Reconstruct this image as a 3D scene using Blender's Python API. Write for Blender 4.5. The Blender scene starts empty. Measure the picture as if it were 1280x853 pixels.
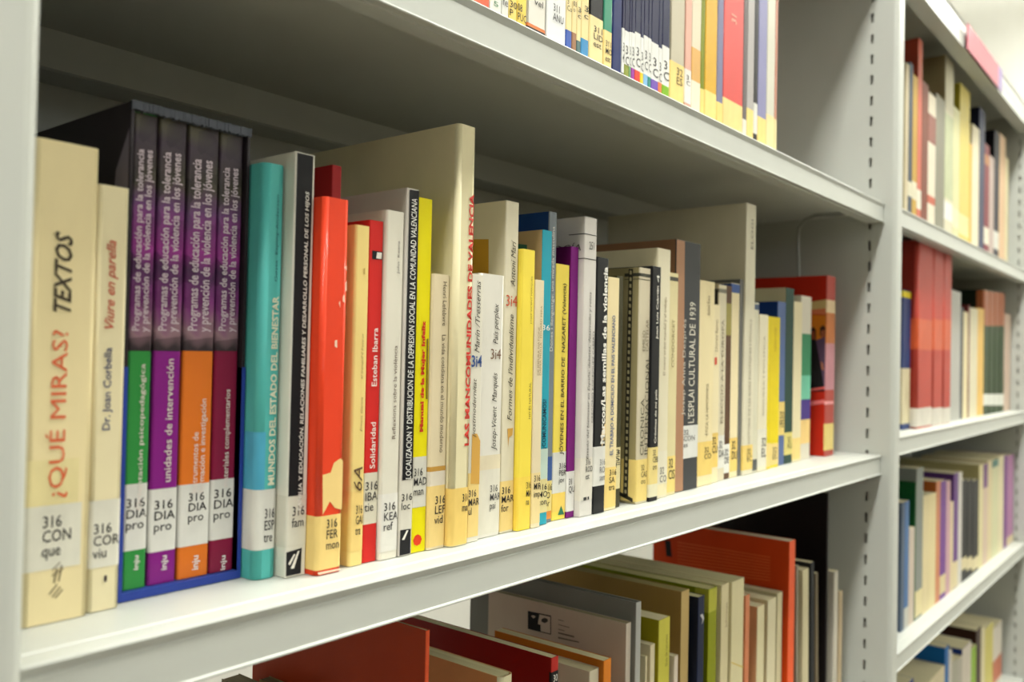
import bpy, bmesh, math, random
from mathutils import Matrix, Vector
random.seed(4)
scene = bpy.context.scene
COL = scene.collection
# ------------------------------------------------------------------ camera
cd_ = bpy.data.cameras.new('camera')
cam = bpy.data.objects.new('camera', cd_)
COL.objects.link(cam)
R_ = (0.6318965933, -0.7747897630, 0.0201870863)
U_ = (-0.0265752440, 0.0043714535, 0.9996372576)
F_ = (0.7745969608, 0.6322038544, 0.0178279205)
cam.matrix_world = Matrix(((R_[0], U_[0], -F_[0], 0.0), (R_[1], U_[1], -F_[1], -0.33), (R_[2], U_[2], -F_[2], 0.0), (0, 0, 0, 1)))
cd_.sensor_width = 36.0
cd_.lens = 36.0 * 1088.74 / 1280.0
cd_.clip_start = 0.01
cd_.dof.use_dof = True
cd_.dof.focus_distance = 0.56
cd_.dof.aperture_fstop = 7.5
scene.camera = cam
# ------------------------------------------------------------------ world, exposure
world = bpy.data.worlds.new('world')
scene.world = world
world.use_nodes = True
world.node_tree.nodes['Background'].inputs[0].default_value = (1.0, 0.97, 0.9, 1)
world.node_tree.nodes['Background'].inputs[1].default_value = 0.25
vs = scene.view_settings
vs.view_transform = 'Standard'
vs.look = 'None'
vs.gamma = 1.0
vs.exposure = -1.03
# ------------------------------------------------------------------ ceiling lamps (area lights sit in their fixtures), with added uplights and rear row
CEIL = 1.90
LAMPZ = 1.35
LAMPS = [(x, ly, pw) for ly, pw in ((-0.29, 52), (-2.3, 6), (-4.6, 10)) for x in (-2.2, -0.5, 1.2, 2.9)] + [(x, 1.35, 5) for x in (-0.5, 1.2)]  # last row is added to light the wall seen through the open back
for lx, ly, pw in LAMPS:
    ld = bpy.data.lights.new('tube_light', 'AREA')
    ld.shape = 'RECTANGLE'; ld.size = 1.25; ld.size_y = 0.16; ld.energy = pw
    ld.color = (1.0, 0.985, 0.92)
    lo = bpy.data.objects.new('tube_light', ld)
    lo.location = (lx, ly, LAMPZ - 0.062)
    COL.objects.link(lo)
    lu = ld.copy(); lu.energy = 105 if lx > 2 and -3 < ly < 0 else (2 if ly > 0 else 10)  # uplights added to brighten ceiling and end wall, strongest beside that wall
    uo = bpy.data.objects.new('added_uplight', lu)
    uo.location = (lx, ly, LAMPZ + 0.012); uo.rotation_euler = (math.pi, 0, 0)
    COL.objects.link(uo)

# daylight through the high window band in the wall across the room
wl = bpy.data.lights.new('window_daylight', 'AREA'); wl.shape = 'RECTANGLE'; wl.size = 7.6; wl.size_y = 0.85; wl.energy = 42; wl.color = (0.93, 0.98, 1.0)
wo = bpy.data.objects.new('window_daylight', wl); wo.location = (-0.6, -6.33, 1.25); wo.rotation_euler = (math.radians(90), 0, 0); COL.objects.link(wo)

# ------------------------------------------------------------------ materials
GAIN = 1.0
def lin(c):
    c = c / 255.0
    return c / 12.92 if c <= 0.04045 else ((c + 0.055) / 1.055) ** 2.4
def rgb(c, g=GAIN):
    mx = max(c)
    if mx > 170 and min(c) > mx * .6: c = tuple(v + (mx - v) * 0.13 for v in c)     # pale colours desaturated, since bounced light boosts their saturation
    return tuple(min(0.88, lin(v) * g) for v in c) + (1.0,)
MATS = {}
def mat(c, coat=0.0, rough=0.5, kind='plain'):
    key = (c if isinstance(c, str) else tuple(c), coat, rough, kind)
    if key in MATS: return MATS[key]
    m = bpy.data.materials.new('collage_print' if c == 'collage' else kind + '_finish')
    m.use_nodes = True
    nt = m.node_tree; n = nt.nodes; L = nt.links
    b = n['Principled BSDF']
    b.inputs['Roughness'].default_value = rough
    b.inputs['Specular IOR Level'].default_value = 0.35 if kind == 'metal' else (0.14 if coat < .8 else .06)
    if coat:
        b.inputs['Coat Weight'].default_value = min(1.0, coat) * (0.3 if coat < .8 else .16)
        b.inputs['Coat Roughness'].default_value = 0.1 if coat < .8 else 0.05
    tc = n.new('ShaderNodeTexCoord')
    mp = n.new('ShaderNodeMapping'); L.new(tc.outputs['Object'], mp.inputs[0])
    nz = n.new('ShaderNodeTexNoise')
    L.new(mp.outputs[0], nz.inputs['Vector'])
    mix = n.new('ShaderNodeMix'); mix.data_type = 'RGBA'
    if c == 'collage':
        mp.inputs['Scale'].default_value = (45, 45, 30)
        nz.inputs['Scale'].default_value = 1.0; nz.inputs['Detail'].default_value = 3
        sp = n.new('ShaderNodeSeparateXYZ'); L.new(tc.outputs['Object'], sp.inputs[0])
        ad = n.new('ShaderNodeMath'); ad.operation = 'MULTIPLY_ADD'; L.new(nz.outputs['Fac'], ad.inputs[0]); ad.inputs[1].default_value = 0.05; L.new(sp.outputs['Z'], ad.inputs[2])
        mr = n.new('ShaderNodeMapRange'); mr.inputs['From Min'].default_value = .12; mr.inputs['From Max'].default_value = .24
        L.new(ad.outputs[0], mr.inputs['Value'])
        cr = n.new('ShaderNodeValToRGB'); e = cr.color_ramp
        e.elements[0].position = 0.0; e.elements[0].color = rgb((58, 50, 50))
        e.elements[1].position = 1.0; e.elements[1].color = rgb((84, 80, 62))
        for p_, c_ in ((.14, (66, 56, 60)), (.22, (140, 110, 120)), (.3, (120, 52, 116)), (.42, (86, 50, 92)), (.52, (140, 50, 130)), (.66, (96, 60, 104)), (.78, (70, 66, 56)), (.9, (60, 48, 60))):
            a = e.elements.new(p_); a.color = rgb(c_)
        n3 = n.new('ShaderNodeTexVoronoi'); n3.inputs['Scale'].default_value = 110; L.new(tc.outputs['Object'], n3.inputs['Vector'])
        mm = n.new('ShaderNodeMapRange'); mm.inputs['To Min'].default_value = .55; mm.inputs['To Max'].default_value = 1.35; L.new(n3.outputs['Color'], mm.inputs['Value'])
        vm = n.new('ShaderNodeVectorMath'); vm.operation = 'SCALE'; L.new(cr.outputs[0], vm.inputs[0]); L.new(mm.outputs[0], vm.inputs['Scale'])
        L.new(mr.outputs[0], cr.inputs[0]); L.new(vm.outputs[0], b.inputs['Base Color'])
        return MATS.setdefault(key, m)
    if kind == 'paper':       # page edges: fine lines across the thickness
        mp.inputs['Scale'].default_value = (1400, 6, 6)
        nz.inputs['Scale'].default_value = 1.0
        lo, hi = 0.80, 1.04
    elif kind == 'tape':      # aged adhesive tape
        mp.inputs['Scale'].default_value = (60, 60, 30)
        nz.inputs['Scale'].default_value = 1.0; nz.inputs['Detail'].default_value = 4
        lo, hi = 0.88, 1.08
    else:
        mp.inputs['Scale'].default_value = (30, 30, 12)
        nz.inputs['Scale'].default_value = 1.0; nz.inputs['Detail'].default_value = 5
        lo, hi = 0.93, 1.05
        if kind == 'metal': lo, hi = 0.98, 1.01
    mr = n.new('ShaderNodeMapRange')
    mr.inputs['From Min'].default_value = 0.3; mr.inputs['From Max'].default_value = 0.7
    L.new(nz.outputs['Fac'], mr.inputs['Value'])
    mix.inputs['A'].default_value = tuple(x * lo for x in rgb(c)[:3]) + (1,)
    mix.inputs['B'].default_value = tuple(min(.92, x * hi) for x in rgb(c)[:3]) + (1,)
    L.new(mr.outputs[0], mix.inputs['Factor'])
    L.new(mix.outputs['Result'], b.inputs['Base Color'])
    if coat >= 0.8:           # loose clear film: vertical wrinkles in the gloss
        n2 = n.new('ShaderNodeTexNoise'); m2 = n.new('ShaderNodeMapping')
        m2.inputs['Scale'].default_value = (260, 120, 9)
        L.new(tc.outputs['Object'], m2.inputs[0]); L.new(m2.outputs[0], n2.inputs['Vector'])
        n2.inputs['Scale'].default_value = 1.0; n2.inputs['Detail'].default_value = 3
        bp = n.new('ShaderNodeBump'); bp.inputs['Strength'].default_value = 0.5; bp.inputs['Distance'].default_value = 0.001
        L.new(n2.outputs['Fac'], bp.inputs['Height']); L.new(bp.outputs[0], b.inputs['Coat Normal'])
    MATS[key] = m
    return m
def emis(c, s):
    m = bpy.data.materials.new('lamp_glow'); m.use_nodes = True
    b = m.node_tree.nodes['Principled BSDF']
    b.inputs['Emission Color'].default_value = (*c, 1); b.inputs['Emission Strength'].default_value = s
    return m
METAL = mat((190, 194, 186), 0.0, 0.38, 'metal')
SLOTSHADE = mat((150, 150, 140), 0.0, 0.6, 'metal')

# ------------------------------------------------------------------ helpers
def link(o, parent=None):
    COL.objects.link(o)
    if parent: o.parent = parent
    return o
def obj(name, bm, mats, parent=None, loc=None, recalc=True):
    if recalc: bmesh.ops.recalc_face_normals(bm, faces=bm.faces)
    me = bpy.data.meshes.new(name); bm.to_mesh(me); bm.free()
    for m in (mats if isinstance(mats, (list, tuple)) else [mats]): me.materials.append(m)
    o = bpy.data.objects.new(name, me)
    if loc: o.location = loc
    return link(o, parent)
def empty(name, loc, label, cat, group=None):
    o = bpy.data.objects.new(name, None); o.empty_display_size = 0.02; o.location = loc
    o['label'] = label; o['category'] = cat
    if group: o['group'] = group
    return link(o)
def box(bm, x0, x1, y0, y1, z0, z1, mi=0):
    v = [bm.verts.new(p) for p in ((x0,y0,z0),(x1,y0,z0),(x1,y1,z0),(x0,y1,z0),(x0,y0,z1),(x1,y0,z1),(x1,y1,z1),(x0,y1,z1))]
    for q in ((3,2,1,0),(4,5,6,7),(0,1,5,4),(1,2,6,5),(2,3,7,6),(3,0,4,7)):
        f = bm.faces.new([v[i] for i in q]); f.material_index = mi
def prism_x(bm, prof, x0, x1):
    """extrude a closed (y,z) outline along x"""
    a = [bm.verts.new((x0, y, z)) for y, z in prof]; b = [bm.verts.new((x1, y, z)) for y, z in prof]
    k = len(prof)
    for i in range(k):
        j = (i + 1) % k; bm.faces.new((a[i], a[j], b[j], b[i]))
    bm.faces.new(a[::-1]); bm.faces.new(b)
def prism_z(bm, prof, z0, z1, mis=None, cap=True):
    a = [bm.verts.new((x, y, z0)) for x, y in prof]; b = [bm.verts.new((x, y, z1)) for x, y in prof]
    k = len(prof)
    for i in range(k):
        j = (i + 1) % k; f = bm.faces.new((a[i], a[j], b[j], b[i]))
        if mis: f.material_index = mis[i]
    if cap: bm.faces.new(a[::-1]); bm.faces.new(b)
def tube(bm, pts, r, n=8):
    rings = []
    for i, p in enumerate(pts):
        p = Vector(p)
        t = (Vector(pts[min(i+1, len(pts)-1)]) - Vector(pts[max(i-1, 0)])).normalized()
        u = t.orthogonal().normalized() if i == 0 else (u - t * u.dot(t)).normalized()
        w = t.cross(u)
        rings.append([bm.verts.new(p + (u * math.cos(a) + w * math.sin(a)) * r) for a in [2*math.pi*k/n for k in range(n)]])
    for a, b in zip(rings, rings[1:]):
        for k in range(n): bm.faces.new((a[k], a[(k+1) % n], b[(k+1) % n], b[k]))
    bm.faces.new(rings[0][::-1]); bm.faces.new(rings[-1])

# ------------------------------------------------------------------ the room
def struct(name, bm, m):
    o = obj(name, bm, m); o['kind'] = 'structure'; return o
FLOOR = -1.45
bm = bmesh.new(); box(bm, -5, 3.7, -6.4, 2.3, FLOOR - .1, FLOOR); struct('floor', bm, mat((134, 126, 112), 0, .4, 'metal'))
bm = bmesh.new(); box(bm, -5, 3.7, -6.4, 2.3, CEIL, CEIL + .1); struct('ceiling', bm, mat((236, 236, 228), 0, .7, 'metal'))
bm = bmesh.new(); box(bm, 3.7, 3.8, -6.4, 2.3, FLOOR, CEIL); struct('wall_right', bm, mat((236, 236, 228), 0, .7, 'metal'))
bm = bmesh.new(); box(bm, -5.1, -5, -6.4, 2.3, FLOOR, CEIL); struct('wall_left', bm, mat((150, 140, 122), 0, .7, 'metal'))
bm = bmesh.new(); box(bm, -5, 3.7, 2.3, 2.4, FLOOR, CEIL); struct('wall_back', bm, mat((236, 236, 228), 0, .7, 'metal'))
bm = bmesh.new(); box(bm, -5, 3.7, -6.5, -6.4, FLOOR, CEIL); struct('wall_front', bm, mat((112, 98, 80), 0, .7, 'metal'))
WGLOW = emis((.93, .98, 1.0), 2.5)
wn = bpy.data.objects.new('window_1', None); wn.location = (-0.6, -6.39, .80); wn['kind'] = 'structure'; link(wn)
bm = bmesh.new(); box(bm, -3.9, 3.9, 0, .02, 0, .04); box(bm, -3.9, 3.9, 0, .02, .86, .90); [box(bm, q - .03, q + .03, 0, .02, .04, .86) for q in (-3.87, -2.3, -.77, .77, 2.3, 3.87)]
obj('window_frame', bm, METAL, wn)
for q in (-3.085, -1.535, 0, 1.535, 3.085):
    bm = bmesh.new(); box(bm, q - .72, q + .72, .004, .008, .045, .855); obj('pane', bm, WGLOW, wn)
GLOW = emis((1.0, .965, .86), 5.0)
for i, (lx, ly, pw) in enumerate(LAMPS):
    where = ('above the aisle by the shelves', 'across the far side of the aisle', 'at the far side of the room', 'behind the shelves as an added light for the wall there')[i // 4]
    t = empty('ceiling_light', (lx, ly, LAMPZ), 'white pendant tube light hung %s, %s' % (where, ('leftmost of four', 'second of four', 'third of four', 'nearest the end wall')[i % 4]), 'ceiling light', 'ceiling lights')
    bm = bmesh.new(); prism_x(bm, [(-.12, 0), (-.10, -.05), (.10, -.05), (.12, 0)], -.68, .68); obj('housing', bm, METAL, t)
    for sx in (-.5, .5):
        bm = bmesh.new(); tube(bm, [(sx, 0, -.001), (sx, 0, CEIL - LAMPZ - .001)], .003, 6); obj('rod', bm, METAL, t)
    bm = bmesh.new(); box(bm, -.64, .64, -.085, .085, -.056, -.0505); obj('diffuser', bm, GLOW, t)

# ------------------------------------------------------------------ shelving
ZM, ZU = -0.113475, 0.201535
PY0, PY1 = -0.0150, 0.235          # upright: front and back
TOPZ = 0.565
def shelf_profile():
    return [(.2345, -.0010), (.2345, 0), (.0125, 0), (.0118, -.0006), (.0106, -.0006), (.0099, 0), (.0010, 0), (-.0006, -.0003), (-.0012, -.0012), (-.0009, -.0018),
            (.0008, -.0052), (.0001, -.0058), (.0001, -.0110), (-.0001, -.0226), (-.0010, -.0231), (-.0012, -.0237), (-.0008, -.0243),
            (.0040, -.0243), (.0046, -.0233), (.0062, -.0233), (.0068, -.0243), (.0190, -.0243), (.0195, -.0238), (.0195, -.0125), (.2095, -.0125), (.2095, -.0285), (.2345, -.0285)]
def upright_bm(x0, x1, slots_left=True, slots_right=False):
    bm = bmesh.new(); s = .0012; r = .006
    # rounded front, open box section in plan
    arc = [(x0, PY0 + r + .004)] + [(x0 + r - r * math.cos(a), PY0 + r - r * math.sin(a)) for a in [math.pi/2*k/4 for k in range(5)]] + \
          [(x1 - r + r * math.sin(a), PY0 + r - r * math.cos(a)) for a in [math.pi/2*k/4 for k in range(5)]] + [(x1, PY0 + r + .004)]
    inn = [(x1 - s, PY0 + r + .004), (x1 - s, PY0 + r), (x1 - r, PY0 + s), (x0 + r, PY0 + s), (x0 + s, PY0 + r), (x0 + s, PY0 + r + .004)]
    prism_z(bm, arc + inn, FLOOR, TOPZ)
    yA, yB = .0152, .0188
    for (a, b, sl) in ((x0, x0 + s, slots_left), (x1 - s, x1, slots_right)):
        if not sl:
            box(bm, a, b, PY0 + r + .004, PY1, FLOOR, TOPZ); continue
        box(bm, a, b, PY0 + r + .004, yA, FLOOR, TOPZ); box(bm, a, b, yB, PY1, FLOOR, TOPZ)
        z = 0.4400 - 72 * PITCH + .006
        box(bm, a, b, yA, yB, FLOOR, z - .0 - .006 - .006)
        while z < TOPZ:
            box(bm, a, b, yA, yB, z, min(TOPZ, z + PITCH - .0122)); z += PITCH
    box(bm, x0 + s, x1 - s, PY1 - s, PY1, FLOOR, TOPZ); box(bm, x0 + s, x1 - s, PY0 + s + .003, PY1 - s, TOPZ - s, TOPZ)
    box(bm, x0 + .006, x1 - .006, .010, .024, FLOOR, TOPZ - .003, 1)     # core added behind the slots, its darker colour standing for shade
    return bm
PITCH = 0.0264
XA, XB, XC, XD = .0980, .1280, 1.1375, 1.1670
XE, XF = 2.1760, 2.2055
bay = empty('library_shelving', (XB, 0, FLOOR), 'white metal library shelving bay holding the large row of books', 'shelving', 'white metal shelving bays')
def world_part(name, bm, m, root):
    o = obj(name, bm, m, root); o.location = -root.location; return o
def build_bay(root, x0, x1, ups, zs, back_z):
    off = -root.location
    for (a, b, sl, sr) in ups:
        world_part('upright', upright_bm(a, b, sl, sr), [METAL, SLOTSHADE], root)
    for z in zs:
        bm = bmesh.new(); prism_x(bm, [(y, zz + z) for y, zz in shelf_profile()], x0 + .0010, x1 - .0010); world_part('shelf', bm, METAL, root)
        bm = bmesh.new(); prism_x(bm, [(.2040, z - .0290), (.2040, z - .0375), (.2060, z - .0385), (.2349, z - .0385), (.2349, z - .0290)], x0 + .001, x1 - .001); world_part('rear_rail', bm, METAL, root)
    bm = bmesh.new(); box(bm, x0 + .0005, x1 - .0005, .2355, .2370, back_z, TOPZ - .002); world_part('back_panel', bm, METAL, root)
build_bay(bay, XB, XC, [(XA, XB, False, True), (XC, XD, True, True)], [.5630, ZU, ZM, ZM - .315, ZM - .630, ZM - .945, FLOOR + .10], ZM - .0285)
bay2 = empty('library_shelving', (XD, 0, FLOOR), 'white metal library shelving bay beyond the middle upright, blurred in the distance', 'shelving', 'white metal shelving bays')
B2Z = [.5630, .2067, -.0955, -.3804, -.6720, -.9700, FLOOR + .10]
build_bay(bay2, XD, XE, [(XE, XF, True, False)], B2Z, FLOOR + .05)
for rt, a, b in ((bay, XB, XC), (bay2, XD, XE)):
    bm = bmesh.new(); prism_x(bm, [(.0010, .5630 - .0244), (-.0010, .5630 - .0246), (-.0014, .5630 - .0500), (-.0050, .5630 - .0512), (.0190, .5630 - .0512), (.0190, .5630 - .0500), (.0005, .5630 - .0496)], a + .001, b - .001)
    world_part('canopy_fascia', bm, METAL, rt)
# sign plate clipped on the top fascia of the far bay
sg = bmesh.new(); box(sg, 1.55, 1.80, -.0072, -.0054, .563 - .0480, .563 - .0060)
o = world_part('sign_plate', sg, mat((176, 84, 100), .3, .4), bay2); o['label'] = 'pink sign plate on the top shelf edge'
sg = bmesh.new(); box(sg, 1.801, 1.84, -.0070, -.0052, .563 - .0475, .563 - .0065)
o = world_part('sign_end', sg, mat((140, 120, 170), .3, .4), bay2); o['label'] = 'violet end of the sign plate'

# ------------------------------------------------------------------ lettering
TCACHE = {}
def text_mesh(s, shear, bold):
    key = (s, shear, bold)
    if key in TCACHE: return TCACHE[key]
    cu = bpy.data.curves.new('lettering', 'FONT'); cu.body = s; cu.shear = shear; cu.offset = bold
    cu.resolution_u = 2; cu.space_line = 0.86; cu.size = 1.0
    o = bpy.data.objects.new('lettering', cu)
    me = bpy.data.meshes.new_from_object(o)
    bpy.data.objects.remove(o); bpy.data.curves.remove(cu)
    V = [tuple(v.co) for v in me.vertices]; P = [tuple(p.vertices) for p in me.polygons]
    bpy.data.meshes.remove(me)
    xs = [v[0] for v in V]; ys = [v[1] for v in V]
    TCACHE[key] = (V, P, min(xs), max(xs), min(ys), max(ys))
    return TCACHE[key]
def put_text(bm, s, dr, xa, xb, za, zb, fy, o, shear=0, bold=0):
    V, P, x0, x1, y0, y1 = text_mesh(s, shear, bold)
    vs = []
    for x, y, _ in V:
        u = (x - x0) / max(1e-6, x1 - x0); w = (y - y0) / max(1e-6, y1 - y0)
        if dr == 'H': X, Z = xa + u * (xb - xa), za + w * (zb - za)
        elif dr == 'U': X, Z = xb - w * (xb - xa), za + u * (zb - za)
        else: X, Z = xa + w * (xb - xa), zb - u * (zb - za)
        vs.append(bm.verts.new((X, fy(X) - o, Z)))
    for p in P:
        try: bm.faces.new([vs[i] for i in p])
        except ValueError: pass

# ------------------------------------------------------------------ books
def spine_path(w, r, dl, dr, o=0.0, n=0):
    """plan outline of a book's outside, left board -> spine -> right board, pushed out by o"""
    n = n or (8 if r > .0018 else 4)
    x0, x1 = -w/2 - o, w/2 + o; r = min(r + o, w/2 + o); y0 = -o
    pts = [(x0, dl)]
    for k in range(n + 1):
        a = math.pi/2*k/n; pts.append((x0 + r - r*math.cos(a), y0 + r - r*math.sin(a)))
    for k in range(n + 1):
        a = math.pi/2*k/n; pts.append((x1 - r + r*math.sin(a), y0 + r - r*math.cos(a)))
    pts.append((x1, dr))
    return pts
def make_book(D):
    x0, x1 = [v/1000 for v in D['x']]; z0, z1 = [v/1000 for v in D['z']]
    w, h, d, y = x1 - x0, z1 - z0, min(D['d']/1000, (.2325 if z1 - z0 < .2 else .2025) - D['y']/1000 - .002), D['y']/1000
    r = min(D['r']/1000, w*.45); coat = D.get('coat', .15)
    root = empty('book', ((x0 + x1)/2, y, z0 + .0004), D['l'], 'book', D['g'])
    if 'lean' in D: root.rotation_euler = (0, math.radians(D['lean']), 0)
    zz = lambda v: v/1000 - z0
    t = .0022 if D['hard'] else .0005
    t = min(t, w*.2)
    out = spine_path(w, r, d, d)
    inn = spine_path(w - 2*t, max(r - t, .0002), d - t, d - t)
    inn = [(a, b + t) for a, b in inn]
    bm = bmesh.new()
    k = len(out); mis = [0]*k + [0]*k
    for i in range(k - 1):
        mis[i] = 0 if i in (0, k - 2) else 1
    if len(inn) != len(out): inn = [(a, b + t) for a, b in spine_path(w - 2*t, max(r - t, .0002), d - t, d - t, 0, (len(out) - 4)//2)]
    prism_z(bm, out + inn[::-1], 0, h, mis)
    bm.faces.ensure_lookup_table()
    if r > .0018:
        for i in range(1, k - 2):
            if i != (k//2 - 1): bm.faces[i].smooth = True
    c = D['c']; 
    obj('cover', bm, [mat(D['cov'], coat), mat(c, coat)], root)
    # pages
    ins = .0025 if D['hard'] else .0003
    bm = bmesh.new(); box(bm, -w/2 + t + .0002, w/2 - t - .0002, max(t + .0003, r if r > .0012 else 0), d - ins - .0002, ins, h - ins)
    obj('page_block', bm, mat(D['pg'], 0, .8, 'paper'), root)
    def fy(X):
        e = w/2 - abs(X)
        if e >= r or r <= 0: return 0.0
        q = max(0.0, r - e); return r - math.sqrt(max(0, r*r - min(q, r)**2))
    LIM = .985
    for L in D.get('lab', []):
        a, b = zz(L['z'][0]), zz(L['z'][1])
        if b - a < .0004: continue
        bm = bmesh.new()
        dl = .002 if (D.get('sl') or tuple(L['c']) == (30, 30, 32)) else min(.014, d*.3)
        P = spine_path(w, r, dl, dl, .00013)
        if 'w' in L:
            xm = -w/2 + w*L['w']; P = [p for p in P if p[0] < xm]; P.append((xm, fy(xm) - .00013))
        lo = [bm.verts.new((p[0], p[1], a)) for p in P]; hi = [bm.verts.new((p[0], p[1], b)) for p in P]
        for i in range(len(P) - 1): bm.faces.new((lo[i], lo[i+1], hi[i+1], hi[i]))
        o = obj('call_label' if 't' in L else 'spine_band', bm, mat(L['c'], coat if L['c'] == 'collage' else max(coat, .25), .45, 'tape'), root, recalc=False)
        if 't' in L:
            s, u0, u1, ta, tb, col = L['t']
            bm = bmesh.new(); put_text(bm, s, 'H', -w/2 + w*max(0.02, u0), -w/2 + w*min(LIM, u1), zz(ta), zz(tb), fy, .00034, 0, .004)
            obj('lettering', bm, mat(col, 0, .5), o, recalc=False)
    for s, dr, u0, u1, ta, tb, col, sh, bo in D.get('txt', []):
        if dr == 'L':          # printed on the left cover, u0 > u1 are millimetres behind the spine
            bm = bmesh.new(); put_text(bm, s, 'H', 0, 1, zz(ta), zz(tb), lambda X: 0, 0, sh, bo)
            for v in bm.verts: v.co = (-w/2 - .0003, (u0 + (u1 - u0)*v.co.x)/1000, v.co.z)
            obj('title_lettering', bm, mat(col, .2, .45), root, recalc=False); continue
        bm = bmesh.new(); put_text(bm, s, dr, -w/2 + w*max(.02, u0), -w/2 + w*min(LIM, u1), zz(ta), zz(tb), fy, max(.00042, .06*r) if dr != 'H' else .00036, sh, bo)
        obj('title_lettering', bm, mat(col, .2, .45), root, recalc=False)
    grp = {}
    for nm, side, col, pts in D.get('pol', []): grp.setdefault((nm, side, tuple(col)), []).append(pts)
    lay = .00018
    for (nm, side, col), PL in grp.items():
        bm = bmesh.new(); lay += .00003
        for pts in PL:
            if side == 'S':
                lim = w/2 - max(.0001, .3*r)
                q = [(max(-lim, min(lim, p[0]/1000 - root.location.x)), zz(p[1])) for p in pts]
                q = [(a, max(.0005, min(h - .0005, b))) for a, b in q]
                vs = [bm.verts.new((a, -lay, b)) for a, b in q]
            else:
                q = [(max(r, min(d, p[0]/1000 - y)), max(.0005, min(h - .0005, zz(p[1])))) for p in pts]
                vs = [bm.verts.new((-w/2 - lay, a, b)) for a, b in q]
            try: bm.faces.new(vs)
            except ValueError: pass
        bmesh.ops.triangulate(bm, faces=bm.faces)
        obj(nm, bm, mat(col, coat, .5), root, recalc=False)
    return root

# slipcase of the boxed set
def slipcase(x0, x1, y, z0, z1):
    root = empty('slipcase', ((x0 + x1)/2, y, z0), 'dark purple cardboard slipcase with blue foot holding four matching volumes', 'slipcase')
    w, h, d, t = x1 - x0, z1 - z0, .165, .0016
    bm = bmesh.new()
    box(bm, -w/2, -w/2 + t, 0, d, 0, h); box(bm, w/2 - t, w/2, 0, d, 0, h)
    box(bm, -w/2 + t, w/2 - t, d - t, d, .004, h - t)
    obj('case_wall', bm, mat((46, 40, 44), .5, .45), root)
    bm = bmesh.new(); box(bm, -w/2 + t, w/2 - t, 0, d, 0, .0038); obj('case_floor', bm, mat((50, 72, 150), .4, .45), root)
    bm = bmesh.new(); box(bm, -w/2 + t, w/2 - t, .0, d, h - t, h); obj('case_top', bm, mat((70, 76, 92), .4, .45), root)
    # worn silvery edge along the mouth, blue lower edges
    bm = bmesh.new(); random.seed(9); k = 70
    for i in range(k):
        a = -w/2 + w*i/k; b = -w/2 + w*(i + 1)/k
        box(bm, a, b, -.0006 - random.random()*.0006, .002, h - .0034 - random.random()*.0008, h + .0002 + random.random()*.0003)
    obj('worn_edge', bm, mat((84, 88, 96), .9, .3), root)['label'] = 'silvery worn film along the mouth of the slipcase'
    bm = bmesh.new()
    box(bm, -w/2 - .0003, -w/2 + t, -.0005, .004, 0, .105); box(bm, w/2 - t, w/2 + .0003, -.0005, .004, 0, .105); box(bm, -w/2, w/2, -.0006, .0, 0, .0038)
    obj('blue_edge', bm, mat((44, 66, 150), .5, .4), root)
    bm = bmesh.new(); vs = [bm.verts.new(p) for p in ((-w/2 - .0004, .0004, .108), (-w/2 - .0004, .022, .108), (-w/2 - .0004, .012, h - .03), (-w/2 - .0004, .0004, h - .012))]
    bm.faces.new(vs); obj('printed_picture', bm, mat((120, 112, 124), .5, .4), root, recalc=False)
    return root
slipcase(.19215, .2540, .0500, ZM + .0004, .1115)

# wire book support hanging from the shelf above
wr = empty('wire_book_support', (1.094, .09, .1885), 'bent grey wire book support hanging behind the thick red book', 'book support')
pts = [(0, -.064, -.0025), (0, -.045, -.003), (0, -.02, -.002), (0, -.006, -.006), (0, .002, -.016), (0, .003, -.03), (0, .001, -.08), (0, 0, -.2), (0, .02, -.225), (0, .06, -.23), (0, .09, -.22), (0, .103, -.18), (0, .103, -.004)]
bm = bmesh.new(); tube(bm, pts, .0021, 10); obj('wire', bm, mat((150, 152, 146), .2, .3, 'metal'), wr)
bm = bmesh.new(); box(bm, -.006, .006, -.068, -.056, -.0030, -.0002); box(bm, -.006, .006, .098, .108, -.006, -.0002); obj('clip', bm, mat((150, 152, 146), .2, .3, 'metal'), wr)

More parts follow.
